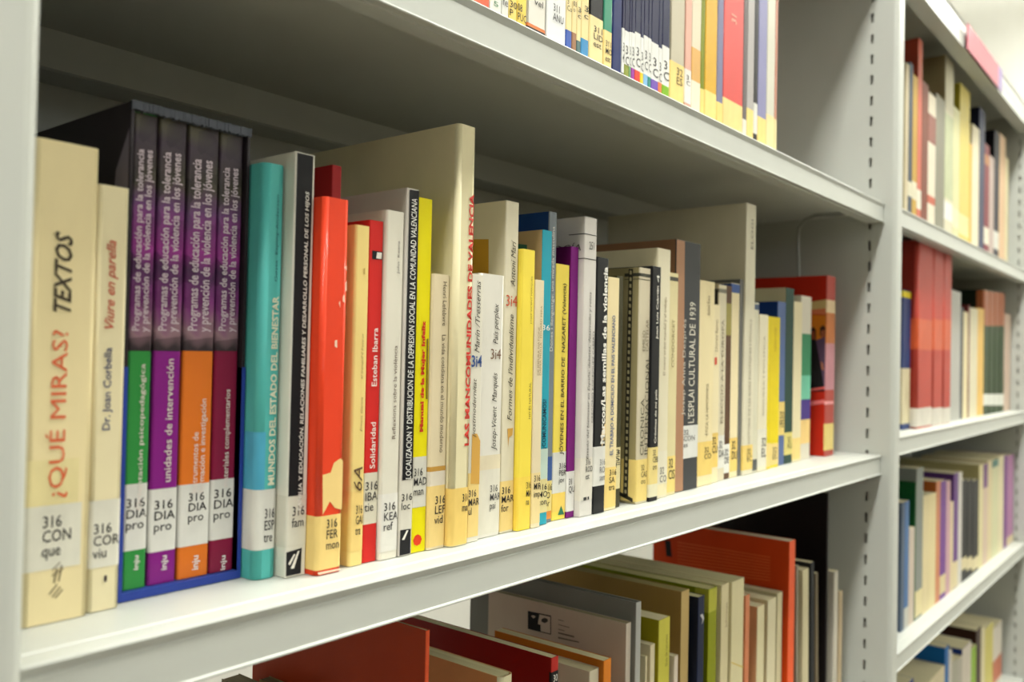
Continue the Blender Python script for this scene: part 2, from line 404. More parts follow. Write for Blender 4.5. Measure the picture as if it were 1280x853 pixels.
# ------------------------------------------------------------------ book data: label, group, x / y / z in millimetres, covers, labels and lettering
BOOKS = [
{"l":"thick cream book at the left end, red and black spine lettering","g":"books on the middle shelf","x":[148.75,175.24],"y":42.11,"z":[-113.48,84.72],"d":123,"r":2.5,"hard":0,"cov":[232,214,160],"c":[232,214,160],"pg":[214,205,165],"lab":[{"z":[-91.52,-65.21],"c":[218,215,198],"t":["316\nCON\nque",0.27,0.7,-87.58,-69.49,[45,45,48]],"w":0.86},{"z":[-65.21,-46.43],"c":[228,212,150],"w":0.8}],"txt":[["TEXTOS","U",0.33,0.6,14.12,47.36,[70,62,50],0.35,0.02],["¿QUÉ MIRAS?","U",0.27,0.63,-62.58,6.82,[214,100,64],0,0]],"pol":[["emblem","S",[120,108,84],[[158.93,-101.74],[159.56,-101.87],[162.62,-98.21],[161.98,-98.08]]],["emblem","S",[120,108,84],[[160.22,-102.98],[160.85,-103.11],[163.93,-99.44],[163.29,-99.32]]],["emblem","S",[120,108,84],[[161.5,-103.57],[162.14,-103.69],[164.93,-100.63],[164.28,-100.5]]],["emblem","S",[120,108,84],[[159.66,-94.38],[160.29,-94.49],[165.01,-92.05],[164.36,-91.94]]],["emblem","S",[120,108,84],[[160.69,-97.18],[161.32,-97.3],[162.43,-91.6],[161.79,-91.49]]],["emblem","S",[120,108,84],[[162.58,-96.88],[163.22,-97.0],[164.32,-90.61],[163.68,-90.5]]],["emblem","S",[120,108,84],[[159.9,-91.81],[160.54,-91.92],[163.64,-89.17],[163.0,-89.06]]]]},
{"l":"slim cream book with red italic title, beside the purple boxed set","g":"books on the middle shelf","x":[175.74,189.62],"y":43.93,"z":[-113.48,70.28],"d":114,"r":2,"hard":0,"cov":[230,217,172],"c":[230,217,172],"pg":[214,205,165],"lab":[{"z":[-94.78,-65.84],"c":[222,219,203],"t":["316\nCOR\nviu",0.12,0.95,-90.65,-75.84,[45,45,48]]}],"txt":[["Viure en parella","U",0.28,0.68,8.26,46.55,[190,85,70],0.35,0.01],["Dr. Joan Corbella","U",0.3,0.62,-35.78,-0.08,[60,66,110],0,0.01],["I","U",0.5,0.58,-101.31,-98.56,[60,50,60],0,0.02]]},
{"l":"green-footed volume in the purple boxed set","g":"volumes in the purple boxed set","x":[195.21,206.21],"y":52.5,"z":[-109.28,107.65],"d":150,"r":1.2,"hard":0,"cov":[50,140,66],"c":[50,140,66],"pg":[214,205,165],"coat":0.5,"lab":[{"z":[-1.26,107.05],"c":"collage"},{"z":[-91.76,-61.68],"c":[222,221,214],"t":["316\nDIA\npro",0.08,0.98,-83.44,-68.21,[45,45,48]]}],"txt":[["Programas de educación para la tolerancia\ny prevención de la violencia en los jóvenes","U",0.1,0.88,7.5,91.08,[214,196,206],0,0.012],["Orientación psicopedagógica","U",0.5,0.78,-74.01,-7.1,[226,214,206],0,0.005],["inju","U",0.45,0.72,-100.81,-94.3,[230,224,220],0,0.02]]},
{"l":"purple-footed volume in the boxed set","g":"volumes in the purple boxed set","x":[207.45,220.84],"y":52.5,"z":[-109.28,109.22],"d":150,"r":1.2,"hard":0,"cov":[130,30,128],"c":[130,30,128],"pg":[214,205,165],"coat":0.5,"lab":[{"z":[-1.04,108.62],"c":"collage"},{"z":[-94.28,-65.27],"c":[222,221,214],"t":["316\nDIA\npro",0.15,0.92,-86.1,-70.48,[45,45,48]]}],"txt":[["Programas de educación para la tolerancia\ny prevención de la violencia en los jóvenes","U",0.1,0.88,7.96,92.22,[214,196,206],0,0.012],["unidades de intervención","U",0.45,0.72,-62.29,-4.78,[226,214,206],0,0.005],["inju","U",0.45,0.72,-103.19,-96.51,[230,224,220],0,0.02]]},
{"l":"orange-footed volume in the purple boxed set","g":"volumes in the purple boxed set","x":[222.07,238.01],"y":52.5,"z":[-109.28,109.32],"d":150,"r":1.2,"hard":0,"cov":[220,116,36],"c":[220,116,36],"pg":[214,205,165],"coat":0.5,"lab":[{"z":[-0.77,108.72],"c":"collage"},{"z":[-94.15,-64.64],"c":[222,221,214],"t":["316\nDIA\npro",0.28,0.88,-83.81,-68.86,[45,45,48]]}],"txt":[["Programas de educación para la tolerancia\ny prevención de la violencia en los jóvenes","U",0.1,0.88,8.5,91.81,[214,196,206],0,0.012],["Instrumentos de\nformación e investigación","U",0.36,0.84,-69.24,-23.89,[226,214,206],0,0.005],["inju","U",0.45,0.72,-106.01,-99.12,[230,224,220],0,0.02]]},
{"l":"maroon-footed volume in the purple boxed set","g":"volumes in the purple boxed set","x":[238.84,251.71],"y":52.5,"z":[-109.28,108.67],"d":150,"r":1.2,"hard":0,"cov":[128,24,60],"c":[128,24,60],"pg":[214,205,165],"coat":0.5,"lab":[{"z":[-0.51,108.07],"c":"collage"},{"z":[-93.37,-63.81],"c":[222,221,214],"t":["316\nDIA\npro",0.1,0.95,-84.7,-68.54,[45,45,48]]}],"txt":[["Programas de educación para la tolerancia\ny prevención de la violencia en los jóvenes","U",0.1,0.88,9.02,90.67,[214,196,206],0,0.012],["materiales complementarios","U",0.45,0.75,-67.75,-19.53,[226,214,206],0,0.005],["inju","U",0.45,0.72,-108.71,-101.63,[230,224,220],0,0.02]]},
{"l":"teal book about the welfare state, beside the purple boxed set","g":"books on the middle shelf","x":[255.06,268.06],"y":38.87,"z":[-113.48,93.97],"d":129,"r":4,"hard":0,"cov":[88,186,180],"c":[88,186,180],"pg":[214,205,165],"coat":0.5,"lab":[{"z":[-98.95,-69.13],"c":[222,221,212],"t":["316\nESP\ntre",0.36,0.84,-95.37,-78.68,[45,45,48]]},{"z":[-69.13,-40.43],"c":[84,172,204],"w":0.35}],"txt":[["Gøsta  Esping-Andersen","U",0.56,0.7,34.81,78.65,[40,84,92],0,0.0],["MUNDOS DEL ESTADO DEL BIENESTAR","U",0.48,0.78,-67.14,27.59,[224,226,196],0,0.03]]},
{"l":"white book with a wide black title strip on its spine","g":"books on the middle shelf","x":[268.56,280.92],"y":32.43,"z":[-113.48,100.92],"d":133,"r":0.8,"hard":0,"cov":[224,221,206],"c":[224,221,206],"pg":[214,205,165],"lab":[{"z":[-98.43,-72.62],"c":[216,213,196],"t":["316\nfam",0.25,0.86,-88.76,-78.27,[45,45,48]]}],"txt":[["FAMILIA Y EDUCACIÓN. RELACIONES FAMILIARES Y DESARROLLO PERSONAL DE LOS HIJOS","U",0.48,0.76,-80.69,81.7,[235,235,225],0.15,0.02]],"pol":[["title_strip","S",[28,28,31],[[269.56,100.73],[279.54,101.02],[277.96,-72.98],[269.14,-72.8]]],["title_strip","S",[28,28,31],[[268.77,-100.68],[278.27,-99.79],[277.91,-112.68],[268.88,-112.65]]],["emblem","S",[238,234,222],[[271.67,-109.16],[275.83,-101.02],[276.82,-101.18],[273.63,-109.51]]],["emblem","S",[238,234,222],[[270.14,-106.5],[273.41,-102.24],[274.4,-102.4],[271.14,-107.47]]]]},
{"l":"worn orange-red book with a torn patch above its label","g":"books on the middle shelf","x":[281.42,297.76],"y":24.45,"z":[-113.48,79.51],"d":120,"r":2.5,"hard":0,"cov":[226,66,34],"c":[226,66,34],"pg":[214,205,165],"coat":0.6,"lab":[{"z":[-110.96,-83.57],"c":[236,206,130],"t":["316\nFER\nmon",0.36,0.86,-101.16,-85.62,[45,45,48]]}],"pol":[["torn_patch","S",[238,208,136],[[284.62,-82.94],[284.01,-62.58],[289.12,-61.83],[291.05,-57.07],[295.18,-54.93],[297.88,-56.39],[298.65,-81.83],[292.27,-80.22],[289.04,-76.55]]],["scuff","S",[240,190,160],[[295.62,36.12],[296.65,37.45],[296.8,32.44],[295.76,31.54]]],["scuff","S",[240,190,160],[[294.24,28.93],[295.26,30.25],[295.93,25.7],[294.31,26.44]]],["scuff","S",[240,190,160],[[291.7,25.45],[292.72,26.76],[292.83,23.03]]],["scuff","S",[238,200,170],[[289.67,5.94],[291.23,6.4],[291.35,2.27],[289.76,3.06]]],["scuff","S",[240,190,160],[[294.84,44.39],[296.41,45.38],[296.5,42.46]]],["scuff","S",[240,210,180],[[276.97,-111.74],[297.97,-112.02],[298.0,-113.06],[283.0,-113.03]]]]},
{"l":"tall dark red book behind the worn orange-red one","g":"books on the middle shelf","x":[298.26,304.76],"y":40.0,"z":[-113.48,100.61],"d":150,"r":0.8,"hard":0,"cov":[150,28,30],"c":[150,28,30],"pg":[214,205,165]},
{"l":"pale yellow book with a stained spine, right of the worn orange-red one","g":"books on the middle shelf","x":[305.26,315.16],"y":27.68,"z":[-113.48,68.34],"d":113,"r":1.6,"hard":0,"cov":[234,210,134],"c":[234,210,134],"pg":[214,205,165],"lab":[{"z":[-105.78,-73.87],"c":[236,206,128],"t":["316\nGAL\ntra",0.4,1.08,-97.28,-81.54,[45,45,48]]}],"txt":[["el tranquil·li frustrat","U",0.52,0.7,-14.09,10.33,[130,105,60],0.35,0],["Ernest García","U",0.56,0.7,-42.31,-23.93,[130,105,60],0.35,0],["6A","U",0.2,0.8,-73.87,-61.08,[90,70,50],0.3,0]],"pol":[["emblem","S",[190,160,90],[[310.7,45.15],[311.81,45.68],[311.92,42.24],[310.79,42.15]]]]},
{"l":"bright red book with white lettering and a small black-and-white emblem","g":"books on the middle shelf","x":[315.66,325.63],"y":28.7,"z":[-113.48,72.4],"d":165,"r":0.8,"hard":0,"cov":[206,42,38],"c":[206,42,38],"pg":[214,205,165],"lab":[{"z":[-92.89,-65.12],"c":[220,214,190],"t":["316\nIBA\ntie",0.05,1.05,-85.95,-69.9,[45,45,48]]}],"txt":[["Esteban Ibarra","U",0.35,0.72,-18.13,13.73,[240,230,220],0,0.01],["Solidaridad","U",0.35,0.72,-62.95,-37.73,[240,230,220],0,0.01]],"pol":[["emblem","S",[28,28,31],[[317.53,55.84],[325.1,55.77],[324.94,51.34],[317.67,51.06]]],["emblem","S",[238,234,222],[[321.02,55.12],[324.53,55.27],[324.34,51.72],[320.54,51.78]]]]},
{"l":"off-white book about violence, left of the black-and-white title strip","g":"books on the middle shelf","x":[326.13,339.52],"y":26.64,"z":[-113.48,79.21],"d":119,"r":1.5,"hard":0,"cov":[222,218,200],"c":[222,218,200],"pg":[214,205,165],"lab":[{"z":[-109.25,-77.5],"c":[226,224,214],"t":["316\nKEA\nref",0.18,0.97,-97.79,-82.36,[45,45,48]]}],"txt":[["John  Keane","U",0.6,0.76,44.43,62.7,[70,60,50],0,0],["Reflexions sobre la violència","U",0.52,0.72,-47.45,4.4,[100,80,66],0,0]]},
{"l":"tall grey-white book with a black title strip, left of the yellow one","g":"books on the middle shelf","x":[340.02,349.73],"y":25.99,"z":[-113.48,93.6],"d":180,"r":0.8,"hard":0,"cov":[208,202,190],"c":[208,202,190],"pg":[214,205,165],"lab":[{"z":[-99.41,-71.55],"c":[214,210,194],"t":["316\nloc",0.1,0.95,-87.73,-78.75,[45,45,48]]}],"txt":[["LOCALIZACION Y DISTRIBUCION DE LA DEPRESION SOCIAL EN LA COMUNIDAD VALENCIANA","U",0.36,0.8,-70.65,88.14,[240,240,232],0.1,0.0]],"pol":[["title_strip","S",[28,28,31],[[341.93,92.67],[349.82,93.03],[349.29,-70.63],[341.22,-71.19]]],["base_strip","S",[28,28,31],[[340.53,-98.79],[348.59,-99.03],[348.71,-113.04],[340.36,-113.02]]],["emblem","S",[238,234,222],[[341.93,-104.35],[345.48,-99.5],[346.73,-99.67],[343.78,-104.63]]]]},
{"l":"bright yellow book with red shadowed lettering","g":"books on the middle shelf","x":[350.23,361.59],"y":26.9,"z":[-113.48,89.92],"d":126,"r":0.6,"hard":0,"cov":[226,214,10],"c":[226,214,10],"pg":[214,205,165],"lab":[{"z":[-87.84,-58.98],"c":[214,212,198],"t":["316\nMAD\nman",0.08,1.1,-80.97,-65.4,[45,45,48]]}],"txt":[["Manual de la Mujer Infeliz","U",0.4,0.72,-44.76,19.19,[196,48,30],0,0.05]],"pol":[["emblem","S",[214,60,30],[[351.59,-106.39],[353.1,-103.89],[355.32,-103.3],[357.6,-104.55],[358.64,-106.54],[357.42,-109.11],[354.88,-109.86],[352.62,-108.82]]],["torn_patch","S",[120,100,30],[[358.97,8.68],[360.26,9.18],[360.7,-26.05],[359.39,-26.01]]]]},
{"l":"beige book with brown tape ring low on its spine","g":"books on the middle shelf","x":[362.09,376.33],"y":25.4,"z":[-113.48,47.04],"d":100,"r":1.4,"hard":0,"cov":[222,206,166],"c":[222,206,166],"pg":[214,205,165],"lab":[{"z":[-68.27,-65.47],"c":[196,150,70]},{"z":[-76.67,-68.27],"c":[222,212,190]},{"z":[-112.09,-76.67],"c":[232,204,132],"t":["316\nLEF\nvid",0.34,0.98,-99.05,-82.74,[45,45,48]]}],"txt":[["Henri Lefebvre    La vida cotidiana en el mundo moderno","D",0.56,0.78,-57.53,42.8,[84,70,56],0,0]]},
{"l":"very tall pale yellow book with big red capital lettering","g":"books on the middle shelf","x":[376.83,392.77],"y":21.15,"z":[-113.48,137.6],"d":205,"r":3.2,"hard":0,"cov":[226,216,170],"c":[226,216,170],"pg":[214,205,165],"coat":0.4,"lab":[{"z":[-112.88,-79.23],"c":[232,200,114],"t":["316\nma",0.58,1.02,-93.48,-83.03,[45,45,48]]}],"txt":[["LAS MANCOMUNIDADES DE VALENCIA","U",0.62,0.92,-54.5,97.15,[200,60,50],0,0.04]]},
{"l":"thin white book with blue numeral and an orange stain below it","g":"books on the middle shelf","x":[393.27,403.65],"y":23.04,"z":[-113.48,49.43],"d":101,"r":0.8,"hard":0,"cov":[222,218,200],"c":[222,218,200],"pg":[214,205,165],"lab":[{"z":[-110.47,-71.63],"c":[234,206,132],"t":["316\nMAR\nul",0.05,1.05,-96.89,-81.84,[45,45,48]]}],"txt":[["Marín /Tresserras","U",0.3,0.72,1.47,45.51,[60,55,48],0.35,0.0],["3i4","H",0.05,0.98,-7.32,0.01,[50,80,140],0,0.02],["postmodernitat","U",0.2,0.62,-50.22,-14.15,[70,62,50],0.35,0]],"pol":[["stain","S",[206,160,76],[[395.96,-48.13],[400.35,-47.9],[404.2,-52.53],[404.29,-79.02],[395.45,-78.13]]]]},
{"l":"white book with small orange numeral, left of the tall ivory one","g":"books on the middle shelf","x":[404.15,427.71],"y":25.94,"z":[-113.48,51.05],"d":102,"r":2,"hard":0,"cov":[224,221,208],"c":[224,221,208],"pg":[214,205,165],"lab":[{"z":[-111.48,-71.51],"c":[222,218,200],"t":["316\nMAR\npai",0.55,1.0,-98.0,-81.51,[90,90,90]]},{"z":[-71.51,-62.5],"c":[226,214,180]}],"txt":[["País perplex","U",0.55,0.8,7.24,32.91,[60,55,48],0.35,0],["3i4","H",0.46,0.88,-2.31,4.22,[120,90,70],0,0],["Josep-Vicent  Marqués","U",0.55,0.8,-60.0,-10.85,[60,55,48],0.35,0]]},
{"l":"tall ivory book with an orange block on its side cover","g":"books on the middle shelf","x":[428.21,441.52],"y":26.4,"z":[-113.48,99.9],"d":175,"r":1,"hard":0,"cov":[222,214,184],"c":[222,214,184],"pg":[214,205,165],"lab":[{"z":[-112.24,-80.42],"c":[232,204,130],"t":["316\nMAR\nfor",0.05,1.02,-99.93,-84.01,[45,45,48]]}],"txt":[["Antoni Marí","U",0.4,0.75,44.92,74.98,[66,60,50],0.35,0],["3i4","H",0.1,0.95,31.98,39.22,[200,90,60],0,0],["Formes de l'individualisme","U",0.35,0.7,-41.84,26.8,[66,60,50],0.35,0]],"pol":[["cover_block","L",[196,150,50],[[55.42,76.73],[40.72,75.71],[40.09,52.72],[54.76,53.36]]],["stain","S",[206,160,80],[[433.61,-46.92],[439.31,-46.7],[438.63,-51.32],[435.41,-52.68],[434.8,-58.82]]]]},
{"l":"yellow book with thin dark lettering, right of the tall ivory one","g":"books on the middle shelf","x":[442.02,455.74],"y":23.27,"z":[-113.48,70.07],"d":114,"r":1.2,"hard":0,"cov":[238,216,80],"c":[238,216,80],"pg":[214,205,165],"lab":[{"z":[-112.22,-78.85],"c":[238,208,84],"t":["316\nMA\nna",0.62,1.05,-97.63,-82.5,[45,45,48]]}],"txt":[["JOSEP VICENT MARQUÉS","U",0.64,0.8,21.15,52.7,[110,95,40],0,0],["NO ÉS NATURAL","U",0.64,0.82,-41.23,-17.14,[90,80,40],0,0]]},
{"l":"short beige book with faint brown lettering","g":"books on the middle shelf","x":[456.24,465.64],"y":22.87,"z":[-113.48,51.02],"d":102,"r":0.8,"hard":0,"cov":[224,208,168],"c":[224,208,168],"pg":[214,205,165],"lab":[{"z":[-110.67,-77.3],"c":[230,206,140],"t":["316\nMIR\nimp",0.2,1.05,-94.79,-78.89,[45,45,48]]}],"txt":[["DE IMPURA NATIONE\nDAMIÀ MOLLÀ · EDUARD MIRA","U",0.3,0.75,-12.47,33.92,[150,130,95],0,0]]},
{"l":"taupe book with narrow blue spine and a green corner on its cover","g":"books on the middle shelf","x":[466.14,476.71],"y":25.5,"z":[-113.48,85.7],"d":123,"r":0.5,"hard":0,"cov":[176,150,106],"c":[40,156,176],"pg":[214,205,165],"lab":[{"z":[-82.83,-62.33],"c":[190,214,200]},{"z":[-105.46,-82.83],"c":[222,208,140],"t":["316\nMO\ncon",0.0,1.1,-100.07,-86.06,[45,45,48]]}],"txt":[["¿COMUNICAMOS?","U",0.3,0.8,-62.33,-28.83,[20,60,80],0,0.02],["36","H",0.1,0.9,17.76,21.55,[238,234,222],0,0]],"pol":[["cover_block","L",[60,110,90],[[52.21,78.16],[38.74,76.17],[38.42,63.55],[51.85,64.24]]]]},
{"l":"tall book with blue cover and grey-blue spine","g":"books on the middle shelf","x":[477.21,486.0],"y":28.34,"z":[-113.48,99.92],"d":132,"r":1,"hard":0,"cov":[20,60,120],"c":[120,128,134],"pg":[214,205,165],"lab":[{"z":[-85.21,-68.76],"c":[60,90,150]},{"z":[-106.01,-85.21],"c":[224,206,130],"t":["316\nJO\nor",0.0,1.0,-102.73,-87.4,[45,45,48]]},{"z":[-111.49,-106.01],"c":[220,140,60]}],"txt":[["Dones i llenguatge: una mirada masculina","U",0.3,0.75,3.8,89.95,[215,215,205],0,0]]},
{"l":"yellow book with black capital lettering and a green triangle","g":"books on the middle shelf","x":[486.5,502.49],"y":28.65,"z":[-113.48,64.91],"d":111,"r":0.9,"hard":0,"cov":[234,212,90],"c":[234,212,90],"pg":[214,205,165],"lab":[{"z":[-94.86,-66.43],"c":[216,217,208],"t":["316\nPER\njov",0.45,1.05,-89.29,-74.24,[45,45,48]]},{"z":[-107.67,-94.86],"c":[236,204,100]}],"txt":[["JÓVENES EN EL BARRIO DE  NAZARET (Valencia)","U",0.42,0.8,-68.66,51.7,[60,50,30],0.1,0.01]],"pol":[["emblem","S",[40,110,80],[[493.58,-110.33],[497.17,-104.09],[501.21,-110.75]]]]},
{"l":"purple book with white label at its foot","g":"books on the middle shelf","x":[502.99,512.0],"y":27.84,"z":[-113.48,78.66],"d":140,"r":0.6,"hard":0,"cov":[92,16,80],"c":[122,28,120],"pg":[214,205,165],"lab":[{"z":[-109.19,-80.9],"c":[228,226,220],"t":["31\nQU",0.2,1.1,-96.74,-85.99,[45,45,48]]}]},
{"l":"pale grey book with two black lines across its top","g":"books on the middle shelf","x":[512.5,527.96],"y":23.11,"z":[-113.48,100.86],"d":175,"r":0.8,"hard":0,"cov":[208,204,196],"c":[208,204,196],"pg":[214,205,165],"lab":[{"z":[88.14,88.72],"c":[40,40,40]},{"z":[70.52,71.09],"c":[40,40,40]},{"z":[-102.17,-71.83],"c":[216,211,196],"t":["316\nROD\nest",0.4,0.95,-87.29,-72.98,[45,45,48]]}],"txt":[["SOCIOLOGÍA","L",66,3,76.58,82.36,[90,80,80],0.2,0],["251","H",0.35,0.75,77.73,83.51,[70,70,70],0,0],["Estado del bienestar en España: debates, desarrollo y retos","U",0.42,0.66,-72.98,47.14,[70,66,62],0.2,0],["GREGORIO RODRÍGUEZ CABERO","U",0.74,0.92,-47.18,18.91,[60,58,56],0,0]],"pol":[["emblem","S",[60,60,60],[[516.56,-100.04],[520.59,-99.92],[520.67,-102.22],[516.64,-102.32]]],["emblem","S",[60,60,60],[[521.61,-100.03],[523.65,-99.98],[523.73,-102.28],[521.69,-102.33]]]]},
{"l":"black book with bold white lettering and a peeled spot","g":"books on the middle shelf","x":[528.46,544.37],"y":22.82,"z":[-113.48,73.57],"d":116,"r":1.4,"hard":0,"cov":[24,25,27],"c":[24,25,27],"pg":[214,205,165],"coat":0.4,"lab":[{"z":[-93.49,-64.88],"c":[220,219,210],"t":["316\nROJ\nsem",0.5,1.0,-89.99,-74.23,[120,120,120]]}],"txt":[["Marcos/Las semillas de la violencia","U",0.5,0.86,-63.13,67.09,[238,236,226],0,0.03]],"pol":[["torn_patch","S",[232,204,140],[[537.48,-59.1],[538.37,-53.88],[542.45,-48.21],[544.67,-50.09],[541.81,-61.13],[538.76,-65.63]]]]},
{"l":"cream book with blue lettering, right of the black violence book","g":"books on the middle shelf","x":[544.87,561.93],"y":24.44,"z":[-113.48,60.62],"d":108,"r":0.8,"hard":0,"cov":[232,214,160],"c":[232,214,160],"pg":[214,205,165],"lab":[{"z":[-111.51,-81.69],"c":[234,206,124],"t":["316\nSA\ntra",0.4,1.0,-98.99,-83.48,[45,45,48]]}],"txt":[["EL TRABAJO A DOMICILIO EN EL PAIS VALENCIANO","U",0.42,0.75,-72.73,32.07,[96,108,140],0,0.02]]},
{"l":"thin dark olive book, left of the key-patterned one","g":"books on the middle shelf","x":[562.43,571.67],"y":27.1,"z":[-113.48,62.78],"d":109,"r":0.5,"hard":0,"cov":[64,62,40],"c":[64,62,40],"pg":[214,205,165],"lab":[{"z":[-99.53,-67.91],"c":[222,208,150],"t":["3\nS\nF",0.1,0.9,-83.12,-69.73,[45,45,48]]}]},
{"l":"grey-beige book with a black key pattern on its side cover","g":"books on the middle shelf","x":[590.01,606.71],"y":23.65,"z":[-113.48,71.6],"d":115,"r":1,"hard":0,"cov":[150,140,100],"c":[200,190,160],"pg":[214,205,165],"lab":[{"z":[64.63,67.17],"c":[60,60,50]},{"z":[62.1,62.73],"c":[90,88,70]},{"z":[-111.85,-79.19],"c":[228,204,124],"t":["32\nCAS\ncro",0.4,0.92,-98.67,-83.59,[100,90,60]]}],"txt":[["EMILIO\nCASTELAR","U",0.3,0.85,5.84,31.1,[120,110,90],0,0],["CRONICA\nINTERNACIONAL","U",0.25,0.95,-76.05,2.05,[80,76,62],0,0]],"pol":[["key_border","L",[52,50,40],[[33.9,70.7],[29.87,70.51],[30.92,-108.63],[35.31,-109.14]]],["key_border","L",[52,50,40],[[43.59,-103.78],[26.54,-109.36],[26.47,-112.47],[43.52,-106.94]]],["key_motif","L",[170,160,120],[[32.99,69.39],[31.08,69.05],[31.02,66.14],[32.93,66.48]]],["key_motif","L",[170,160,120],[[33.03,64.14],[31.11,63.81],[31.05,60.9],[32.97,61.23]]],["key_motif","L",[170,160,120],[[33.06,58.89],[31.15,58.57],[31.09,55.66],[33.0,55.98]]],["key_motif","L",[170,160,120],[[33.09,53.64],[31.18,53.33],[31.12,50.42],[33.03,50.73]]],["key_motif","L",[170,160,120],[[33.13,48.4],[31.22,48.09],[31.16,45.19],[33.07,45.49]]],["key_motif","L",[170,160,120],[[33.16,43.15],[31.25,42.85],[31.19,39.95],[33.1,40.24]]],["key_motif","L",[170,160,120],[[33.2,37.91],[31.28,37.62],[31.22,34.72],[33.14,35.0]]],["key_motif","L",[170,160,120],[[33.23,32.66],[31.32,32.39],[31.26,29.48],[33.17,29.76]]],["key_motif","L",[170,160,120],[[33.26,27.42],[31.35,27.15],[31.29,24.25],[33.2,24.51]]],["key_motif","L",[170,160,120],[[33.3,22.18],[31.39,21.92],[31.33,19.02],[33.24,19.27]]],["key_motif","L",[170,160,120],[[33.33,16.94],[31.42,16.69],[31.36,13.79],[33.27,14.03]]],["key_motif","L",[170,160,120],[[33.37,11.7],[31.45,11.46],[31.39,8.56],[33.31,8.8]]],["key_motif","L",[170,160,120],[[33.4,6.46],[31.49,6.23],[31.43,3.33],[33.34,3.56]]],["key_motif","L",[170,160,120],[[33.43,1.22],[31.52,1.0],[31.46,-1.89],[33.37,-1.68]]],["key_motif","L",[170,160,120],[[33.47,-4.01],[31.56,-4.23],[31.5,-7.12],[33.41,-6.91]]],["key_motif","L",[170,160,120],[[33.5,-9.25],[31.59,-9.45],[31.53,-12.34],[33.44,-12.15]]],["key_motif","L",[170,160,120],[[33.54,-14.48],[31.62,-14.68],[31.57,-17.57],[33.48,-17.38]]],["key_motif","L",[170,160,120],[[33.57,-19.71],[31.66,-19.9],[31.6,-22.79],[33.51,-22.61]]],["key_motif","L",[170,160,120],[[33.6,-24.95],[31.69,-25.12],[31.63,-28.01],[33.54,-27.84]]],["key_motif","L",[170,160,120],[[33.64,-30.18],[31.73,-30.34],[31.67,-33.23],[33.58,-33.07]]],["key_motif","L",[170,160,120],[[33.67,-35.41],[31.76,-35.56],[31.7,-38.45],[33.61,-38.3]]],["key_motif","L",[170,160,120],[[33.7,-40.63],[31.8,-40.78],[31.74,-43.67],[33.64,-43.53]]],["key_motif","L",[170,160,120],[[33.74,-45.86],[31.83,-46.0],[31.77,-48.89],[33.68,-48.75]]],["key_motif","L",[170,160,120],[[33.77,-51.09],[31.86,-51.22],[31.8,-54.1],[33.71,-53.98]]],["key_motif","L",[170,160,120],[[33.81,-56.31],[31.9,-56.43],[31.84,-59.32],[33.75,-59.2]]],["key_motif","L",[170,160,120],[[33.84,-61.54],[31.93,-61.65],[31.87,-64.53],[33.78,-64.43]]],["key_motif","L",[170,160,120],[[33.87,-66.76],[31.97,-66.86],[31.91,-69.74],[33.81,-69.65]]],["key_motif","L",[170,160,120],[[33.91,-71.98],[32.0,-72.07],[31.94,-74.96],[33.85,-74.87]]],["key_motif","L",[170,160,120],[[33.94,-77.2],[32.03,-77.28],[31.97,-80.17],[33.88,-80.09]]],["key_motif","L",[170,160,120],[[33.98,-82.42],[32.07,-82.5],[32.01,-85.37],[33.92,-85.31]]],["key_motif","L",[170,160,120],[[34.01,-87.64],[32.1,-87.7],[32.04,-90.58],[33.95,-90.52]]],["key_motif","L",[170,160,120],[[34.04,-92.86],[32.13,-92.91],[32.08,-95.79],[33.98,-95.74]]],["key_motif","L",[170,160,120],[[34.08,-98.07],[32.17,-98.12],[32.11,-101.0],[34.02,-100.96]]],["key_motif","L",[170,160,120],[[34.11,-103.29],[32.2,-103.33],[32.14,-106.2],[34.05,-106.17]]]]},
{"l":"black book with white serif lettering and a yellowed label","g":"books on the middle shelf","x":[607.21,620.45],"y":22.11,"z":[-113.48,74.22],"d":116,"r":0.8,"hard":0,"cov":[26,26,28],"c":[26,26,28],"pg":[214,205,165],"lab":[{"z":[-100.06,-70.69],"c":[226,206,134],"t":["32\nCEB\ncro",0.35,0.95,-88.57,-72.61,[45,45,48]]},{"z":[-110.26,-100.06],"c":[222,216,180]}],"txt":[["Juan Luis Cebrián","U",0.45,0.75,15.74,58.78,[225,220,205],0,0.02],["Crónicas de mi país","U",0.45,0.75,-67.5,-24.64,[225,220,205],0,0.02],["4","U",0.45,0.75,61.35,67.79,[225,225,215],0,0]]},
{"l":"ivory book with small black figure, left of the brown hardback","g":"books on the middle shelf","x":[620.95,642.61],"y":25.66,"z":[-113.48,90.55],"d":150,"r":1.4,"hard":0,"cov":[222,214,182],"c":[222,214,182],"pg":[214,205,165],"lab":[{"z":[-102.25,-75.48],"c":[224,218,192],"t":["32\nCO",0.4,0.9,-100.95,-88.54,[110,110,110]]},{"z":[-111.39,-102.25],"c":[228,216,170]}],"txt":[["El nuevo orden mundial y el trabajo","U",0.5,0.75,-13.3,51.05,[150,135,105],0,0]],"pol":[["emblem","S",[50,46,40],[[615.37,81.01],[619.19,82.04],[620.63,77.63],[618.26,71.56],[614.39,72.51],[616.78,77.26]]]]},
{"l":"thin beige book with a dark band near its top","g":"books on the middle shelf","x":[643.11,660.17],"y":27.89,"z":[-113.48,72.62],"d":115,"r":0.8,"hard":0,"cov":[218,206,152],"c":[218,206,152],"pg":[214,205,165],"lab":[{"z":[65.88,69.25],"c":[70,68,58]},{"z":[-111.18,-81.11],"c":[232,208,124],"t":["32\nCIS",0.3,0.9,-100.49,-83.11,[45,45,48]]}],"txt":[["CONDORCET","U",0.4,0.65,-6.74,33.57,[140,125,90],0,0]]},
